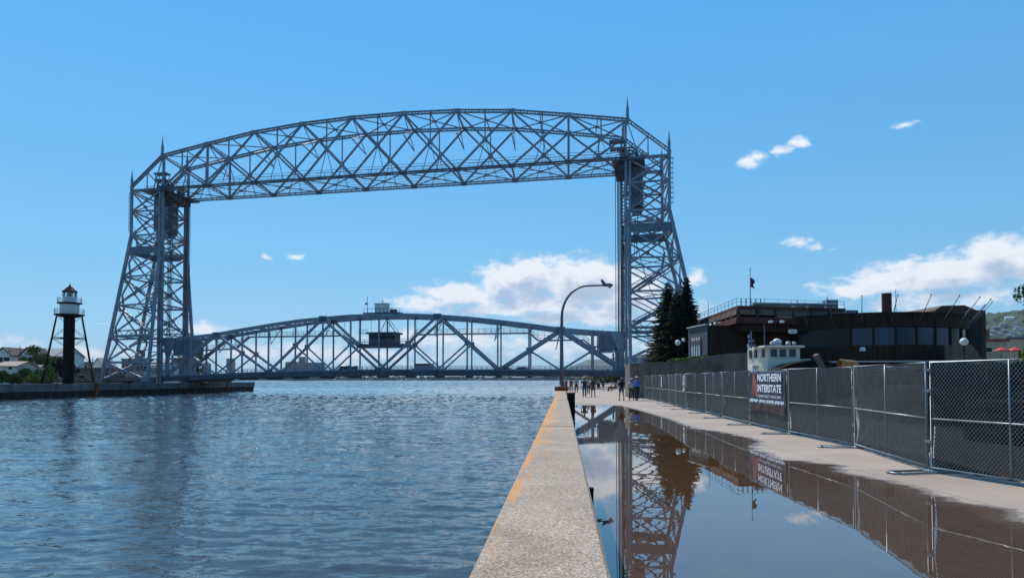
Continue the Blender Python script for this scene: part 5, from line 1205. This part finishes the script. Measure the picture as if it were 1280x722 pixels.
# ================================================================== TUG PILOT HOUSE, PIPE, TIMBER
TY = 48.0; pL, pR = at(959.5,440,TY), at(1000,440,TY); tw = pR.x-pL.x; tx = (pL.x+pR.x)/2
tug = thing('tugboat', 'retired tugboat with cream pilot house and black hull standing behind the fence', 'tugboat', (tx, TY, 0))
zR = at(980,432.5,TY).z; zW1, zW0 = at(980,436,TY).z, at(980,446,TY).z; zB = at(980,461,TY).z
def L_(x, y, z): return (x-tx, y-TY, z)
b = MB(); hw = tw/2
b.prism([(-hw,0),(hw,0),(hw+.1,2.6),(-hw-.5,2.6)], .9, zR-.10); b.build('pilot_house', M['cream'], tug, bevel=.02)
b = MB(); b.box((-.05,1.3,zR-.03), (tw+.55,3.1,.13)); b.build('roof', M['cream'], tug, bevel=.03)
b = MB(); b.box((-.05,1.3,zR+.055), (tw+.35,2.9,.04)); b.build('roof_trim', M['rust_fascia'], tug)
for f in (.18,.46,.76):
    xx = -hw+tw*(f+.0); b = MB(); b.box((xx,-.012,(zW0+zW1)/2), (.46,.04,zW1-zW0)); w_ = b.build('window', M['glass_blue'], tug)
    b = MB()
    for s_ in (-1,1): b.box((xx+s_*.255,-.03,(zW0+zW1)/2), (.05,.05,zW1-zW0+.1)); b.box((xx,-.03,(zW0+zW1)/2+s_*(zW1-zW0+.05)/2), (.46,.05,.05))
    b.build('frame', M['cream'], w_)
for yy in (.55,1.5,2.2):
    b = MB(); b.box((-hw-.02-.19*yy,yy,(zW0+zW1)/2), (.06,.42,zW1-zW0)); b.build('side_window', M['glass_dark'], tug)
b = MB(); b.box((-hw-.62,1.0,zB+.02),(.42,.9,.5)); b.build('side_locker', M['cream'], tug, bevel=.03)
b = MB(); pts = [(-hw-.9,zB-.6),(-hw+.1,zB+.05),(-hw+.9,zB+.33),(hw-.2,zB+.52),(hw+1.0,zB+.50),(hw+1.8,zB+.2),(hw+1.2,-.0),(-hw-.9,0)]
b.extrude([(x,-1.9,z) for x, z in pts], (0,1.7,0)); b.build('hull', M['black_metal'], tug, bevel=.06)
b = MB(); b.tube([(-hw+.1,-1.0,zB+.42),(0,-1.0,zB+.55),(hw+.3,-1.0,zB+.62)], .045, 6); b.build('handrail', M['cream'], tug)
b = MB(); b.ball((-.22,.6,zR+.30), .30, 14, sq=(1,1,.85)); b.lathe((-.22,.6,zR+.03), [(.26,0),(.26,.12)], 12); b.build('radar_dome', M['white'], tug, smooth=True)
for xx, rr_ in ((-.66,.15),(.38,.14),(.78,.11),(.55,.08)):
    b = MB(); b.tube([(xx,.1,zR+.2),(xx,.32,zR+.2)], rr_, 10); b.tube([(xx,.22,zR+.02),(xx,.22,zR+.2)], .03, 6); b.build('searchlight', M['white'] if rr_ > .1 else M['red_cloth'], tug, smooth=True)
b = MB(); b.tube([(-hw+.15,1,zR),(-hw+.15,1,zR+1.55)], .03, 6); b.tube([(-hw-.55,1.6,zR-.1),(-hw-.55,1.6,zR+1.1)], .05, 6); b.box((-hw-.55,1.6,zR+.45),(.32,.2,.18)); b.box((-hw-.65,1.6,zR+.75),(.2,.2,.25)); b.box((-hw-.55,1.6,zR+.12),(.5,.3,.2))
b.build('mast', M['steel_panel'], tug)
b = MB(); b.extrude([(-hw-.95,1.2,zR-.05),(-hw-.80,1.2,zR-.2),(-hw-.88,1.2,zR+.35)], (.02,.04,0)); b.build('pennant', M['white'], tug)
b = MB(); b.lathe((hw+.32,-.6,zB+.5), [(.06,0),(.06,.3),(.16,.33),(.16,.38),(.04,.5)], 10); b.build('vent', M['black_metal'], tug)
p, q = at(1019.5,443,44), at(1032,461,44); b = MB(); b.bar((p.x,44,p.z),(q.x+.5,44.4,q.z-.9),.30,.24)
tag(b.build('timber', M['wood'], None, (p.x,44,p.z-1)), 'leaning square timber rising behind the fence right of the pilot house', 'timber')
p, q = at(1049,453.5,40), at(1100,453.5,42.5); b = MB(); r_ = .215
b.tube([(p.x,40,p.z),(p.x+.15,40.05,p.z),(p.x+.6,40.3,p.z-.02),(p.x+1.1,40.5,p.z-.05)], [r_*.92,r_,r_*1.02,r_*.9], 18, cap=False); b.tube([(p.x+.02,40,p.z),(p.x+1.1,40.3,p.z-.06)], r_*.84, 18, cap=False)
b.box((p.x+.7,40.3,p.z-.75),(.6,.5,1.1)); o = b.build('pipe', M['orange'], None, (p.x,40,p.z-1.3))
tag(o, 'orange-brown open-ended steel pipe lying on blocks behind the fence', 'pipe')
# long pale ledge / stacked materials seen above the fence
b = MB(); p, q = at(1108,457,30), at(1160,454,26); b.box(((p.x+q.x)/2,28,at(1130,456,28).z-.10), (1.5,.5,.12), .25); b.box(((p.x+q.x)/2,28.2,.78), (1.2,.7,1.3))
tag(b.build('sheet_stack', M['white'], None, ((p.x+q.x)/2,28,0)), 'white sheet material on a stack just above the fence top rail', 'stack')
# site clutter behind the screen
rnd = random.Random(8)
for k, (x, y, sx, sy, sz, lab, mm) in enumerate([(13.5,19,2.2,1.5,1.1,'low grey stack of boards behind the privacy screen near the right edge','wood'),(16,28,3,2,1.3,'brown crate pile behind the privacy screen under the orange pipe','brick'),(12.8,12.0,1.6,2.4,1.2,'dark container behind the rightmost fence panel','steel_dark')]):
    b = MB()
    for j in range(5): b.box((rnd.uniform(-.05,.05),rnd.uniform(-.05,.05),sz*(j+.5)/5), (sx,sy,sz/5-.03))
    o = b.build('material_stack', M[mm]); o.location = (x, y, -.02); tag(o, lab, 'stack')

# ================================================================== RIGHT BACKGROUND
Yc = 118
def bld(name, label, cat, u0, u1, v, Y, zb, depth, wallm, roof=None, roofm=None, wins=(), chim=None, ridge=0, group=None, rz=0):
    p0, p1 = at(u0, v, Y), at(u1, v, Y); w = p1.x-p0.x; h = p0.z-zb; cx = (p0.x+p1.x)/2
    root = thing(name, label, cat, (cx, Y, zb), rz, group)
    b = MB(); b.box((0,depth/2,h/2), (w,depth,h)); b.build('wall', wallm, root)
    if roof == 'flat':
        b = MB(); b.box((0,depth/2,h+.15), (w+.5,depth+.5,.35)); rf = b.build('roof', roofm, root)
    elif roof == 'gable':   # ridge along x
        e = .35; b = MB(); b.extrude([(-w/2-e,-e,h-.1),(-w/2-e,depth/2,h+ridge),(-w/2-e,depth+e,h-.1),(-w/2-e,depth,h-.3),(-w/2-e,depth/2,h+ridge-.25),(-w/2-e,-e+.1,h-.35)], (w+2*e,0,0)); rf = b.build('roof', roofm, root)
        b = MB(); b.extrude([(-w/2,0,h),(-w/2,depth/2,h+ridge-.2),(-w/2,depth,h)], (w,0,0)); b.build('gable_wall', wallm, root)
    elif roof == 'front':   # gable facing the camera
        e = .35; b = MB(); b.extrude([(-w/2-e,-.4,h-.2),(0,-.4,h+ridge),(w/2+e,-.4,h-.2),(w/2+e-.1,-.4,h-.45),(0,-.4,h+ridge-.35),(-w/2-e+.1,-.4,h-.45)], (0,depth+.8,0)); rf = b.build('roof', roofm, root)
        b = MB(); b.extrude([(-w/2,0,h-.02),(0,0,h+ridge-.3),(w/2,0,h-.02)], (0,depth,0)); b.build('gable_wall', wallm, root)
    if chim:
        b = MB(); b.box((chim[0]*w, depth/2, h+chim[1]/2), (chim[2],chim[2],chim[1]+.4)); b.build('chimney', M['brick'], root)
    for (fx, fz, ww, wh) in wins:
        b = MB(); b.box((fx*w,-.03,fz*h), (ww,.08,wh)); wn_ = b.build('window', M['glass_dark'], root)
        b = MB()
        for s_ in (-1,1): b.box((fx*w+s_*(ww/2+.06),-.06,fz*h), (.1,.08,wh+.2)); b.box((fx*w,-.06,fz*h+s_*(wh/2+.05)), (ww,.08,.1))
        b.build('frame', M['siding_white'], wn_)
    return root
bld('restaurant', 'tan building with red roof trim right of the museum', 'building', 1228, 1259, 426, 112, 0, 14, M['tan_wall'], 'flat', M['red_roof'], [(-.25,.82,.9,.7),(.2,.5,1,1)], None)
bld('brick_house', 'taller tan building with a brick chimney behind the red umbrellas', 'building', 1258, 1330, 423.5, 124, 0, 14, M['tan_wall'], 'flat', M['tan_fascia'], [(-.1,.6,1,1.1),(.2,.6,1,1.1)], (-.43,1.9,1.3))
b = MB(); p = at(1229,440,100); b.prism([(p.x,96),(p.x+16,96),(p.x+16,110),(p.x,110)], -.1, 3.0)
for i in range(22): b.bar((p.x+.1+i*.7,96.1,3.0),(p.x+.1+i*.7,96.1,4.0),.06)
b.bar((p.x,96.1,4.0),(p.x+15.5,96.1,4.0),.08)
tag(b.build('terrace', M['trim_dark'], None, (p.x,96,0)), 'dark railed terrace under the red umbrellas', 'terrace')
for u, lab in ((1252,'left red umbrella on the terrace'),(1268,'right red umbrella on the terrace, before the brick chimney')):
    p = at(u, 438, 98); root = thing('umbrella', lab, 'umbrella', (p.x, 98, 3.0), 0, 'red terrace umbrellas')
    b = MB(); b.lathe((0,0,p.z-3.0), [(1.05,-.05),(1.0,.03),(.5,.3),(.03,.48)], 8); b.build('canopy', M['red_cloth'], root)
    b = MB(); b.tube([(0,0,0),(0,0,p.z-2.6)], .03, 6); b.build('pole', M['black_metal'], root)
for u, seed, hh, lab in ((1236,3,1.7,'small green shrub at the left of the red umbrellas'),(1276,4,2.2,'green shrub at the right edge below the chimney building')):
    p = at(u, 446, 94); tree(lab, p.x, 94, .0, hh+2.6, 1.3, M['leaf'], seed, 'shrub', None, .5, .13, .3, 'shrub')
tree('leafy tree cut by the right edge of the photo, only its branch tips showing', 41.1, 54, 0, 10.6, 3.3, M['leaf'], 77, 'tree', None, 2.2, .16, .2)

# ---- hills
def hill(name, prof, Y0, depth, m, seed, z0=-3, amp=8, sc=.02, nx=220, nyy=26):
    us = [p[0] for p in prof]; b = []; vs = []
    for j in range(nyy+1):
        t = j/nyy
        for i in range(nx+1):
            u = us[0]+(us[-1]-us[0])*i/nx; v = float(np.interp(u, us, [p[1] for p in prof]))
            Yc_ = Y0+depth*.75; crest = (ray(u, v)[1])*Yc_+EYE
            Y = Y0+depth*t; x = ray(u, 473.9)[0]*(Y0+depth*.75*(.4+.6*t)) if False else ray(u, 473.9)[0]*Y
            f = t/.75; s_ = 3*f*f-2*f*f*f if f < 1 else 1-.35*((f-1)/.33)**2
            n_ = mnoise.fractal(Vector((x*sc, Y*sc, seed)), 1.0, 2.0, 4)*amp*min(1, f*3)
            vs.append((x, Y, z0+(crest-z0)*s_+n_))
    fs = [(j*(nx+1)+i, j*(nx+1)+i+1, (j+1)*(nx+1)+i+1, (j+1)*(nx+1)+i) for j in range(nyy) for i in range(nx)]
    me = bpy.data.meshes.new(name); me.from_pydata(vs, [], fs); me.materials.append(m); o = bpy.data.objects.new(name, me); C.objects.link(o); return tag(o, kind='structure')
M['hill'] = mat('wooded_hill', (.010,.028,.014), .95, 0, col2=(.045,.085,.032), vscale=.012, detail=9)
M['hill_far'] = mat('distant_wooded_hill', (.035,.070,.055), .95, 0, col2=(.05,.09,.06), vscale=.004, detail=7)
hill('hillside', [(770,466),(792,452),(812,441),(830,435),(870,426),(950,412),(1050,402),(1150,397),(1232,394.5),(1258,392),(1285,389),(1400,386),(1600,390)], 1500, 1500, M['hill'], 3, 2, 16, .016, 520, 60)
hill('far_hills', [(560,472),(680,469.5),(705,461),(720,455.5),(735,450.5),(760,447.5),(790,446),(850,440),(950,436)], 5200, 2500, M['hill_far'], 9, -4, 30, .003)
rnd = random.Random(21)
spots = [(1262,397,2500),(1241,414,2050),(1250,417,1950),(1258,413,2080),(1266,415,2000),(1272,409,2200),(1277,412,2100),(1246,409,2150),(1254,405,2300),(1238,419,1900),(1262,419,1900),(1270,404,2300),(1275,418,1900)]
hnames = ['white long house highest on the wooded hillside','grey house low on the hillside beside the museum block','pale house on the hillside above the tan roof','grey house in the middle of the hillside cluster','pale house left of the brick chimney on the hillside','small house high at the right edge of the hillside','pale house at the right edge of the hillside','small grey house left in the upper hillside cluster','roof peeking from trees below the white house','lowest left house on the hillside','lowest house on the hillside above the chimney','grey house right below the white house','lowest right house on the hillside']
for (u, v, Y), lab in zip(spots, hnames):
    p = at(u, v, Y*.86); w_ = 22 if v == 397 else rnd.uniform(9,15); hh = 7
    root = thing('house', lab, 'house', (p.x, p.y, p.z-6), rnd.uniform(-.5,.5), 'houses on the hillside')
    mm = rnd.choice([M['far_pale'], M['grey_roof'], M['far_build']]) if v != 397 else M['white']
    b = MB(); b.box((0,4,hh/2), (w_,8,hh)); b.build('wall', mm, root)
    b = MB(); b.extrude([(-w_/2-.5,-.5,hh),(-w_/2-.5,4,hh+3),(-w_/2-.5,8.5,hh)], (w_+1,0,0)); b.build('roof', M['grey_roof'] if v != 397 else M['white'], root)
# ---- bushes and low shed past the bridge on the near shore
for k, (u, Y, h_) in enumerate([(752,235,4.2),(759,240,5.0),(766,236,4.4),(774,228,5.5),(782,225,5),(744,246,3.2)]):
    p = at(u, 470, Y); tree(['round bush beyond the bridge, second from the left','round bush beyond the bridge above the stroller','bush beyond the bridge over the red bench','larger bush beyond the bridge near the tower foot','bush beyond the bridge at the tower foot','lowest leftmost bush beyond the bridge'][k], p.x, Y, 0, h_, 3.0, M['leaf'], 40+k, 'bush', 'bushes beyond the bridge', .7, .28, .12, 'bush')

# ================================================================== FAR SHORE
b = MB(); prof = []
for i in range(81):
    x = -2400+3300*i/80; prof.append((x, 2350+60*math.sin(i*.5)+40*math.sin(i*1.7)))
b.prism(prof+[(900,5600),(-6500,5600),(-6500,2500)], -5, 1.2)
tag(b.build('far_shore', mat('far_shore_ground', (.10,.10,.08), .95, 0, .3, .01)), kind='structure')
rnd = random.Random(31)
fl = []
kinds = [('warehouse','long low'),('house','small gabled'),('shed','flat-roofed'),('block','boxy')]
b_tree = MB()
for i in range(900):
    x = rnd.uniform(-1900, 560); y = rnd.uniform(2460, 3050); h_ = rnd.uniform(5,12)*(1 if y < 2600 else 1.25)
    leaf_cloud(b_tree, (x, y, 1+h_*.5), (rnd.uniform(6,14), 6, h_*.55), 26, 2.6, rnd)
tag(b_tree.build('far_woods', M['leaf_far'], None, (-600,2600,0)), 'thin line of trees along the far shore of the bay', 'woods', None, 'stuff')
px_list = [(318,326,471.5,'far_pale'),(327,345,470.8,'far_build'),(346,350,468.5,'far_pale'),(351,383,469.8,'far_build'),(385,398,470.3,'far_tan'),(400,412,471.6,'far_build'),(424,431,472,'far_pale'),(437,452,471.3,'far_build'),(458,466,472,'far_pale'),(474,489,471,'far_build'),(495,501,472,'far_tan'),(508,523,471.6,'far_pale'),(534,556,470.6,'far_build'),(561,575,470.3,'far_build'),(590,594,471.8,'far_pale'),(606,616,471.6,'far_tan'),(622,636,472,'far_pale'),(640,656,471.5,'far_build'),(661,676,470.6,'roof_pale'),(680,697,468.5,'far_build')]
desc = ['pale low','dark long','narrow pale','wide dark blue-grey','tan boxy','low dark','tiny pale','long grey','small pale','broad grey','small tan','pale flat','wide blue-grey','tall grey','tiny white','low tan','long pale','dark low','pale-roofed long','dark bluish']
for k, ((u0, u1, v, mm), d) in enumerate(zip(px_list, desc)):
    Y = 2400; p0, p1 = at(u0,v,Y), at(u1,v,Y); w_ = p1.x-p0.x; h_ = max(4, p0.z-1.2)
    where = 'near the left pier end' if u0 < 360 else 'below the left truss' if u0 < 450 else 'below the control room' if u0 < 530 else 'below the right truss' if u0 < 640 else 'close to the lamp post'
    root = thing('warehouse', f'{d} building on the far shore, {where}', 'warehouse', ((p0.x+p1.x)/2, Y, 1.2), 0, 'buildings along the far shore')
    b = MB(); b.box((0,8,h_/2), (w_,16,h_)); b.build('wall', M[mm], root)
    b = MB()
    if k % 2: b.extrude([(-w_/2-.5,-.6,h_),(-w_/2-.5,8,h_+2.2),(-w_/2-.5,16.6,h_)], (w_+1,0,0))
    else: b.box((0,8,h_+.3),(w_+.8,16.8,.5))
    b.build('roof', M['grey_roof'], root)
    b = MB(); n = max(1, int(w_/7))
    for i in range(n): b.box((-w_/2+w_*(i+.5)/n,-.08,h_*.5),(min(3,w_/n*.55),.12,h_*.4))
    b.build('window_row', M['glass_dark'], root)
# taller landmarks
def block(label, u0, u1, v0, Y, m, extra=None, cat='building', name='building'):
    p0, p1 = at(u0,v0,Y), at(u1,v0,Y); w_ = p1.x-p0.x; h_ = p0.z-1
    root = thing(name, label, cat, ((p0.x+p1.x)/2, Y, 1)); b = MB(); b.box((0,12,h_/2),(w_,24,h_)); b.build('wall', m, root)
    b = MB(); b.box((0,12,h_+.4),(w_+1,25,.8)); b.build('roof', M['grey_roof'], root)
    b = MB(); nf = max(2, int(h_/5)); nn = max(2, int(w_/6))
    for j in range(nf):
        for i in range(nn): b.box((-w_/2+w_*(i+.5)/nn,-.1,h_*(j+.5)/nf),(w_/nn*.45,.15,h_/nf*.4))
    b.build('window_row', M['trim_dark'], root)
    if extra:
        for (f0, f1, v) in extra: 
            a_, c_ = at(f0,v,Y), at(f1,v,Y); b = MB(); b.box(((a_.x+c_.x)/2-(p0.x+p1.x)/2,12,(a_.z-1)/2),(c_.x-a_.x,14,a_.z-1)); b.build('tower', m, root)
    return root
block('tall narrow grey block seen through the left part of the lowered truss', 283, 291, 448, 2450, M['far_tan'])
block('wide tan elevator building with a dark tower seen through the truss', 356.5, 404, 453, 2450, M['far_tan'], [(357,378,451.8),(373,380.5,445.5)])
# sailing boat far out
p = at(600,476,2100); root = thing('boat', 'small white boat far out on the bay below the right truss', 'boat', (p.x,2100,WL))
b = MB(); b.extrude([(-9,0,0),(9,0,0),(12,0,3),(-10,0,3)],(0,5,0)); b.build('hull', M['white'], root)
b = MB(); b.extrude([(-6,2,3),(2,2,3),(4,2,9),(-1,2,9)],(0,2,0)); b.build('cabin', M['white'], root)

# ================================================================== LEFT SHORE: LIGHTHOUSE AND HOUSES
LHY = 150.0
c = at(85.3, 479, LHY); GZ = .62; lx = c.x
lh = thing('lighthouse', 'skeleton lighthouse with a black central tube and white lantern house on the far pier', 'lighthouse', (lx, LHY, GZ))
def hz(v): return at(85, v, LHY).z-GZ
mpx = LHY/900*.9975
b = MB(); b.lathe((0,0,0), [(1.05,0),(1.05,hz(395))], 24); b.build('central_tube', M['black_metal'], lh, smooth=False)
zg = hz(394.5)
b = MB(); b.lathe((0,0,zg-.35), [(1.4,0),(2.8,.45),(2.8,.62)], 24); b.build('gallery_floor', M['black_metal'], lh)
b = MB(); b.lathe((0,0,zg+.27), [(1.80,0),(1.80,hz(380.3)-zg-.3)], 24); b.build('watch_room', M['white'], lh)
b = MB(); z_ = hz(380); b.lathe((0,0,z_-.03), [(1.85,0),(2.3,.12),(2.3,.3)], 24); b.build('upper_gallery_floor', M['black_metal'], lh)
b = MB(); b.lathe((0,0,z_+.27), [(1.28,0),(1.28,hz(371)-z_-.27)], 10); b.build('lantern_base', M['white'], lh)
b = MB(); zl0, zl1 = hz(371), hz(364.8); b.lathe((0,0,zl0), [(1.2,0),(1.2,zl1-zl0)], 10); b.build('lantern_glass', M['lglass'], lh)
b = MB()
for k in range(10): t = 2*math.pi*k/10; b.bar((1.24*math.cos(t),1.24*math.sin(t),zl0),(1.24*math.cos(t),1.24*math.sin(t),zl1),.09)
b.lathe((0,0,zl0-.02), [(.2,0),(.28,.5),(.2,.9)], 8); b.build('lantern_bar', M['black_metal'], lh)
b = MB(); b.lathe((0,0,zl1), [(1.5,-.05),(1.45,.1),(.95,.55),(.45,1.05),(.2,1.15)], 10); b.lathe((0,0,zl1+1.1), [(.12,0),(.22,.15),(.18,.35),(.05,.5),(.04,.9)], 8); b.build('lantern_roof', M['black_metal'], lh)
for nm, r_, z0_, h_ in (('gallery_rail',2.7,zg+.27,1.1),('upper_rail',2.2,z_+.27,1.0)):
    b = MB(); n = 20
    for k in range(n):
        t, t2 = 2*math.pi*k/n, 2*math.pi*(k+1)/n; b.bar((r_*math.cos(t),r_*math.sin(t),z0_),(r_*math.cos(t),r_*math.sin(t),z0_+h_),.06)
        for f in (.5,1): b.bar((r_*math.cos(t),r_*math.sin(t),z0_+h_*f),(r_*math.cos(t2),r_*math.sin(t2),z0_+h_*f),.06)
    b.build(nm, M['white'], lh)
def leg_pt(k, z):
    t = z/zg; r_ = 6.55+(3.15-6.55)*t; a = R(45+31.7+90*k); return Vector((r_*math.cos(a), r_*math.sin(a), z))
for k in range(4):
    b = MB(); b.tube([leg_pt(k,0), leg_pt(k,zg)], .115, 8); b.build('leg', M['black_metal'], lh)
b = MB(); zs = [0, hz(451), hz(422.7), zg]
for k in range(4):
    k2 = (k+1) % 4
    for j in range(3):
        a_, d_ = zs[j], zs[j+1]
        b.bar(leg_pt(k,a_), leg_pt(k2,d_), .07); b.bar(leg_pt(k2,a_), leg_pt(k,d_), .07)
    b.bar(leg_pt(k,zs[2]), leg_pt(k2,zs[2]), .12); b.bar(leg_pt(k,zs[2]), (0,0,zs[2]), .12)
b.build('cross_bracing', M['black_metal'], lh)
# houses
w4 = [(-.38,.35,1.6,1.5),(-.12,.35,1.2,1.5),(.2,.35,1.2,1.5),(.4,.35,1.2,1.5),(-.38,.75,1.6,1.2),(-.12,.75,1.0,1.3),(.2,.75,1.2,1.4),(.4,.75,1.1,1.4)]
bld('row_house', 'long pale house with grey shingle roof behind the lighthouse', 'house', 20, 80, 444.5, 232, .6, 11, M['siding_white'], 'gable', M['grey_roof'], [(.12,.80,1.1,1.8),(.30,.80,1.3,1.6),(.44,.8,1.2,1.8),(.12,.4,1.1,1.6),(.3,.4,1.3,1.6),(.44,.4,1,1.6)], None, 2.7)
bld('row_house', 'pale house with its gable peak facing the canal, right of the leftmost gable', 'house', 25, 43, 443, 226, .6, 8, M['siding_white'], 'front', M['trim_dark'], [(-.22,.82,1.4,1.5),(.25,.82,1.2,1.4)], None, 2.4)
bld('row_house', 'leftmost pale house with a dark-edged gable at the left edge', 'house', -7, 14, 443, 224, .6, 8, M['siding_white'], 'front', M['trim_dark'], [(-.1,.82,1.3,1.5),(.25,.82,1.9,1.5)], None, 2.4)
bld('row_house', 'pale connecting house between the two front gables', 'house', -10, 30, 444, 236, .6, 10, M['siding_white'], 'gable', M['grey_roof'], [(.1,.82,1.2,1.5),(.35,.82,1.2,1.5)], None, 2.6)
bld('cottage', 'cream two-storey cottage with tan roof at the lower left', 'house', -6, 20.5, 456.5, 158, .6, 7, M['siding_cream'], 'gable', M['tan_roof'], [(.22,.86,.8,.62),(.18,.28,.7,1.3),(-.15,.3,.6,1.2)], None, 1.0)
bld('cottage', 'low tan-roofed extension of the cream cottage beside the trees', 'house', 19, 36, 467.5, 162, .6, 9, M['siding_cream'], 'gable', M['tan_roof'], [(.0,.5,1.2,1.0)], None, 2.2)
bld('shed', 'small rust coloured shed behind the lamp pole and trees', 'shed', 36, 42, 461.5, 175, .6, 3, M['orange'], 'flat', M['trim_dark'], [(0,.5,.5,.8)])
bld('warehouse', 'blue-grey flat building just right of the lighthouse tube', 'building', 91, 112, 453, 262, .6, 14, M['steel_panel'], 'flat', M['grey_roof'], [(-.2,.8,2,1),(.2,.8,2,1)])
bld('house', 'grey house with a pyramid-like gable between lighthouse and bridge tower', 'house', 116.5, 128, 455, 250, .6, 8, M['siding_white'], 'front', M['grey_roof'], [(0,.6,1.4,1.4)], None, 2.3)
bld('garage', 'long brown flat building right of the lighthouse foot', 'building', 91, 150, 460.5, 212, .6, 10, M['conc_brown'], 'flat', M['tan_fascia'], [(-.3,.4,2,1.2),(.1,.4,2,1.2)])
bld('garage', 'pale concrete building with dark openings behind the bridge tower legs', 'building', 131, 180, 463, 214, .6, 12, M['far_pale'], 'flat', M['tan_fascia'], [(-.15,.55,4.5,2.2),(.25,.55,2,1.5)])
bld('brick_building', 'brown brick building with chimneys seen through the left bridge tower', 'building', 152, 190, 449, 262, .6, 14, M['brick'], 'flat', M['tan_fascia'], [(-.3,.7,1.5,1.6),(0,.7,1.5,1.6),(.3,.7,1.5,1.6)], (-.2,3.5,2.2))
bld('brick_building', 'small red brick building just right of the left tower, under the grey lifting box', 'building', 209, 223, 448, 262, .6, 12, M['brick'], 'flat', M['tan_fascia'], [(-.2,.7,1.2,1.4),(.2,.7,1.2,1.4)])
bld('house', 'pale house partly hidden behind the left tower columns', 'house', 186, 208, 456, 240, .6, 9, M['siding_white'], 'gable', M['grey_roof'], [(-.2,.6,1.2,1.4),(.2,.6,1.2,1.4)], None, 2)
p = at(258,462,300); root = thing('silo', 'small pale domed silo just beyond the left end of the lift span', 'silo', (p.x,300,.6))
b = MB(); b.lathe((0,0,0), [(1.8,0),(1.8,p.z+1),(1.5,p.z+2),(.8,p.z+2.8),(.1,p.z+3.1)], 16); b.build('tank', M['far_pale'], root, smooth=False)
b = MB(); b.tube([(1.9,-.3,0),(1.9,-.3,p.z+2)], .1, 6); b.build('ladder', M['steel_dark'], root)
# fence on the far pier end
root = thing('railing', 'pale railing and low fence on the end of the far pier', 'railing', (lpx(210)-2, 200, .62))
b = MB()
for i in range(26): y = 188+i*1.25; b.bar((lpx(y)-2.2,y,.62),(lpx(y)-2.2,y,2.3),.09)
for z in (1.2,1.75,2.3): b.bar((lpx(188)-2.2,188,z),(lpx(219)-2.2,219.2,z),.08)
b.build('rails', M['siding_white'], root, (lpx(210)-2, 200, .62))
trees = [(46,178,9.6,3.6,'leaf','green tree in the middle of the house row, left of the lighthouse'),(33,176,7.0,2.8,'leaf','green tree left of the rust shed, in front of the pale houses'),(56,180,8.6,3.0,'leaf','taller thin-leaved tree just left of the lighthouse leg'),
 (71,184,6.6,3.2,'leaf_dark','dark purple tree behind the lighthouse tube'),(62,168,3.6,2.4,'leaf_bright','bright green bush at the foot of the lighthouse leg'),(50,165,2.9,2.2,'leaf_bright','bright green bush left of the lighthouse leg'),
 (31,160,3.6,2.2,'leaf','round dark green bush in front of the cream cottage extension'),(3,150,2.8,1.6,'leaf','green bush at the left edge before the cream cottage'),(41,158,2.0,1.6,'leaf_bright','low bright shrub between the round bush and the lighthouse'),(86,186,5.4,2.2,'leaf_dark','dark bush behind the lighthouse on its right side'),
 (247,300,12.0,4.2,'leaf_far','tall thin tree beyond the left end of the lift span'),(240,296,10,3.5,'leaf_far','tree partly behind the grey lifting box of the left tower'),(20,152,2.2,1.5,'leaf','small bush below the cottage window')]
for k, (u, Y, h_, r_, mm, lab) in enumerate(trees):
    p = at(u, 474, Y); nm = 'tree' if h_ > 5 else 'bush'; tree(lab, p.x, Y, .5, h_, r_, M[mm], 100+k, nm, None, .9, .26, .15 if nm == 'bush' else .25, nm)
for k, (u, lab) in enumerate([(245,'leftmost clump of green weeds hanging over the far pier edge'),(254,'middle clump of green weeds on the far pier edge'),(264,'rightmost clump of green weeds on the far pier edge')]):
    Y = 199+k*3; tree(lab, lpx(Y)-1.6, Y, .6, 1.5, 2.2, M['leaf'], 150+k, 'bush', 'weeds on the far pier', .5, .2, .05, 'bush')
# poles on the left shore
for k, (u, v, Y, lab) in enumerate([(12.3,434,190,'leftmost thin utility pole in front of the pale houses'),(25,432,190,'tall utility pole with crossarm before the house roofs'),(41,447,170,'dark utility pole between the trees'),(43.5,451,168,'pale street pole beside the rust shed'),(116,446,205,'thin pole beside the grey gabled house')]):
    p = at(u, v, Y); root = thing('utility_pole', lab, 'pole', (p.x, Y, .6)); b = MB(); b.tube([(0,0,0),(0,0,p.z-.6)], [.13,.09], 7); b.build('pole', M['galv'] if k in (0,3,4) else M['wood'], root)
    b = MB(); b.box((0,0,p.z-1.5),(2.2 if k == 1 else 1.0,.12,.12)); b.build('crossarm', M['wood'], root)

# ================================================================== HAZE
hm = bpy.data.materials.new('haze_air'); hm.use_nodes = True; t = hm.node_tree
t.nodes.remove(t.nodes['Principled BSDF']); pv = t.nodes.new('ShaderNodeVolumePrincipled')
pv.inputs['Color'].default_value = (.72,.85,1,1); pv.inputs['Density'].default_value = .00004
t.links.new(pv.outputs[0], t.nodes['Material Output'].inputs['Volume'])
b = MB(); b.add([(x,y,z) for x in (-14500,14500) for y in (-14500,14500) for z in (-7.5,420)], [(0,1,3,2),(4,6,7,5),(0,4,5,1),(2,3,7,6),(0,2,6,4),(1,5,7,3)])
tag(b.build('haze', hm), None, None, None, 'stuff')
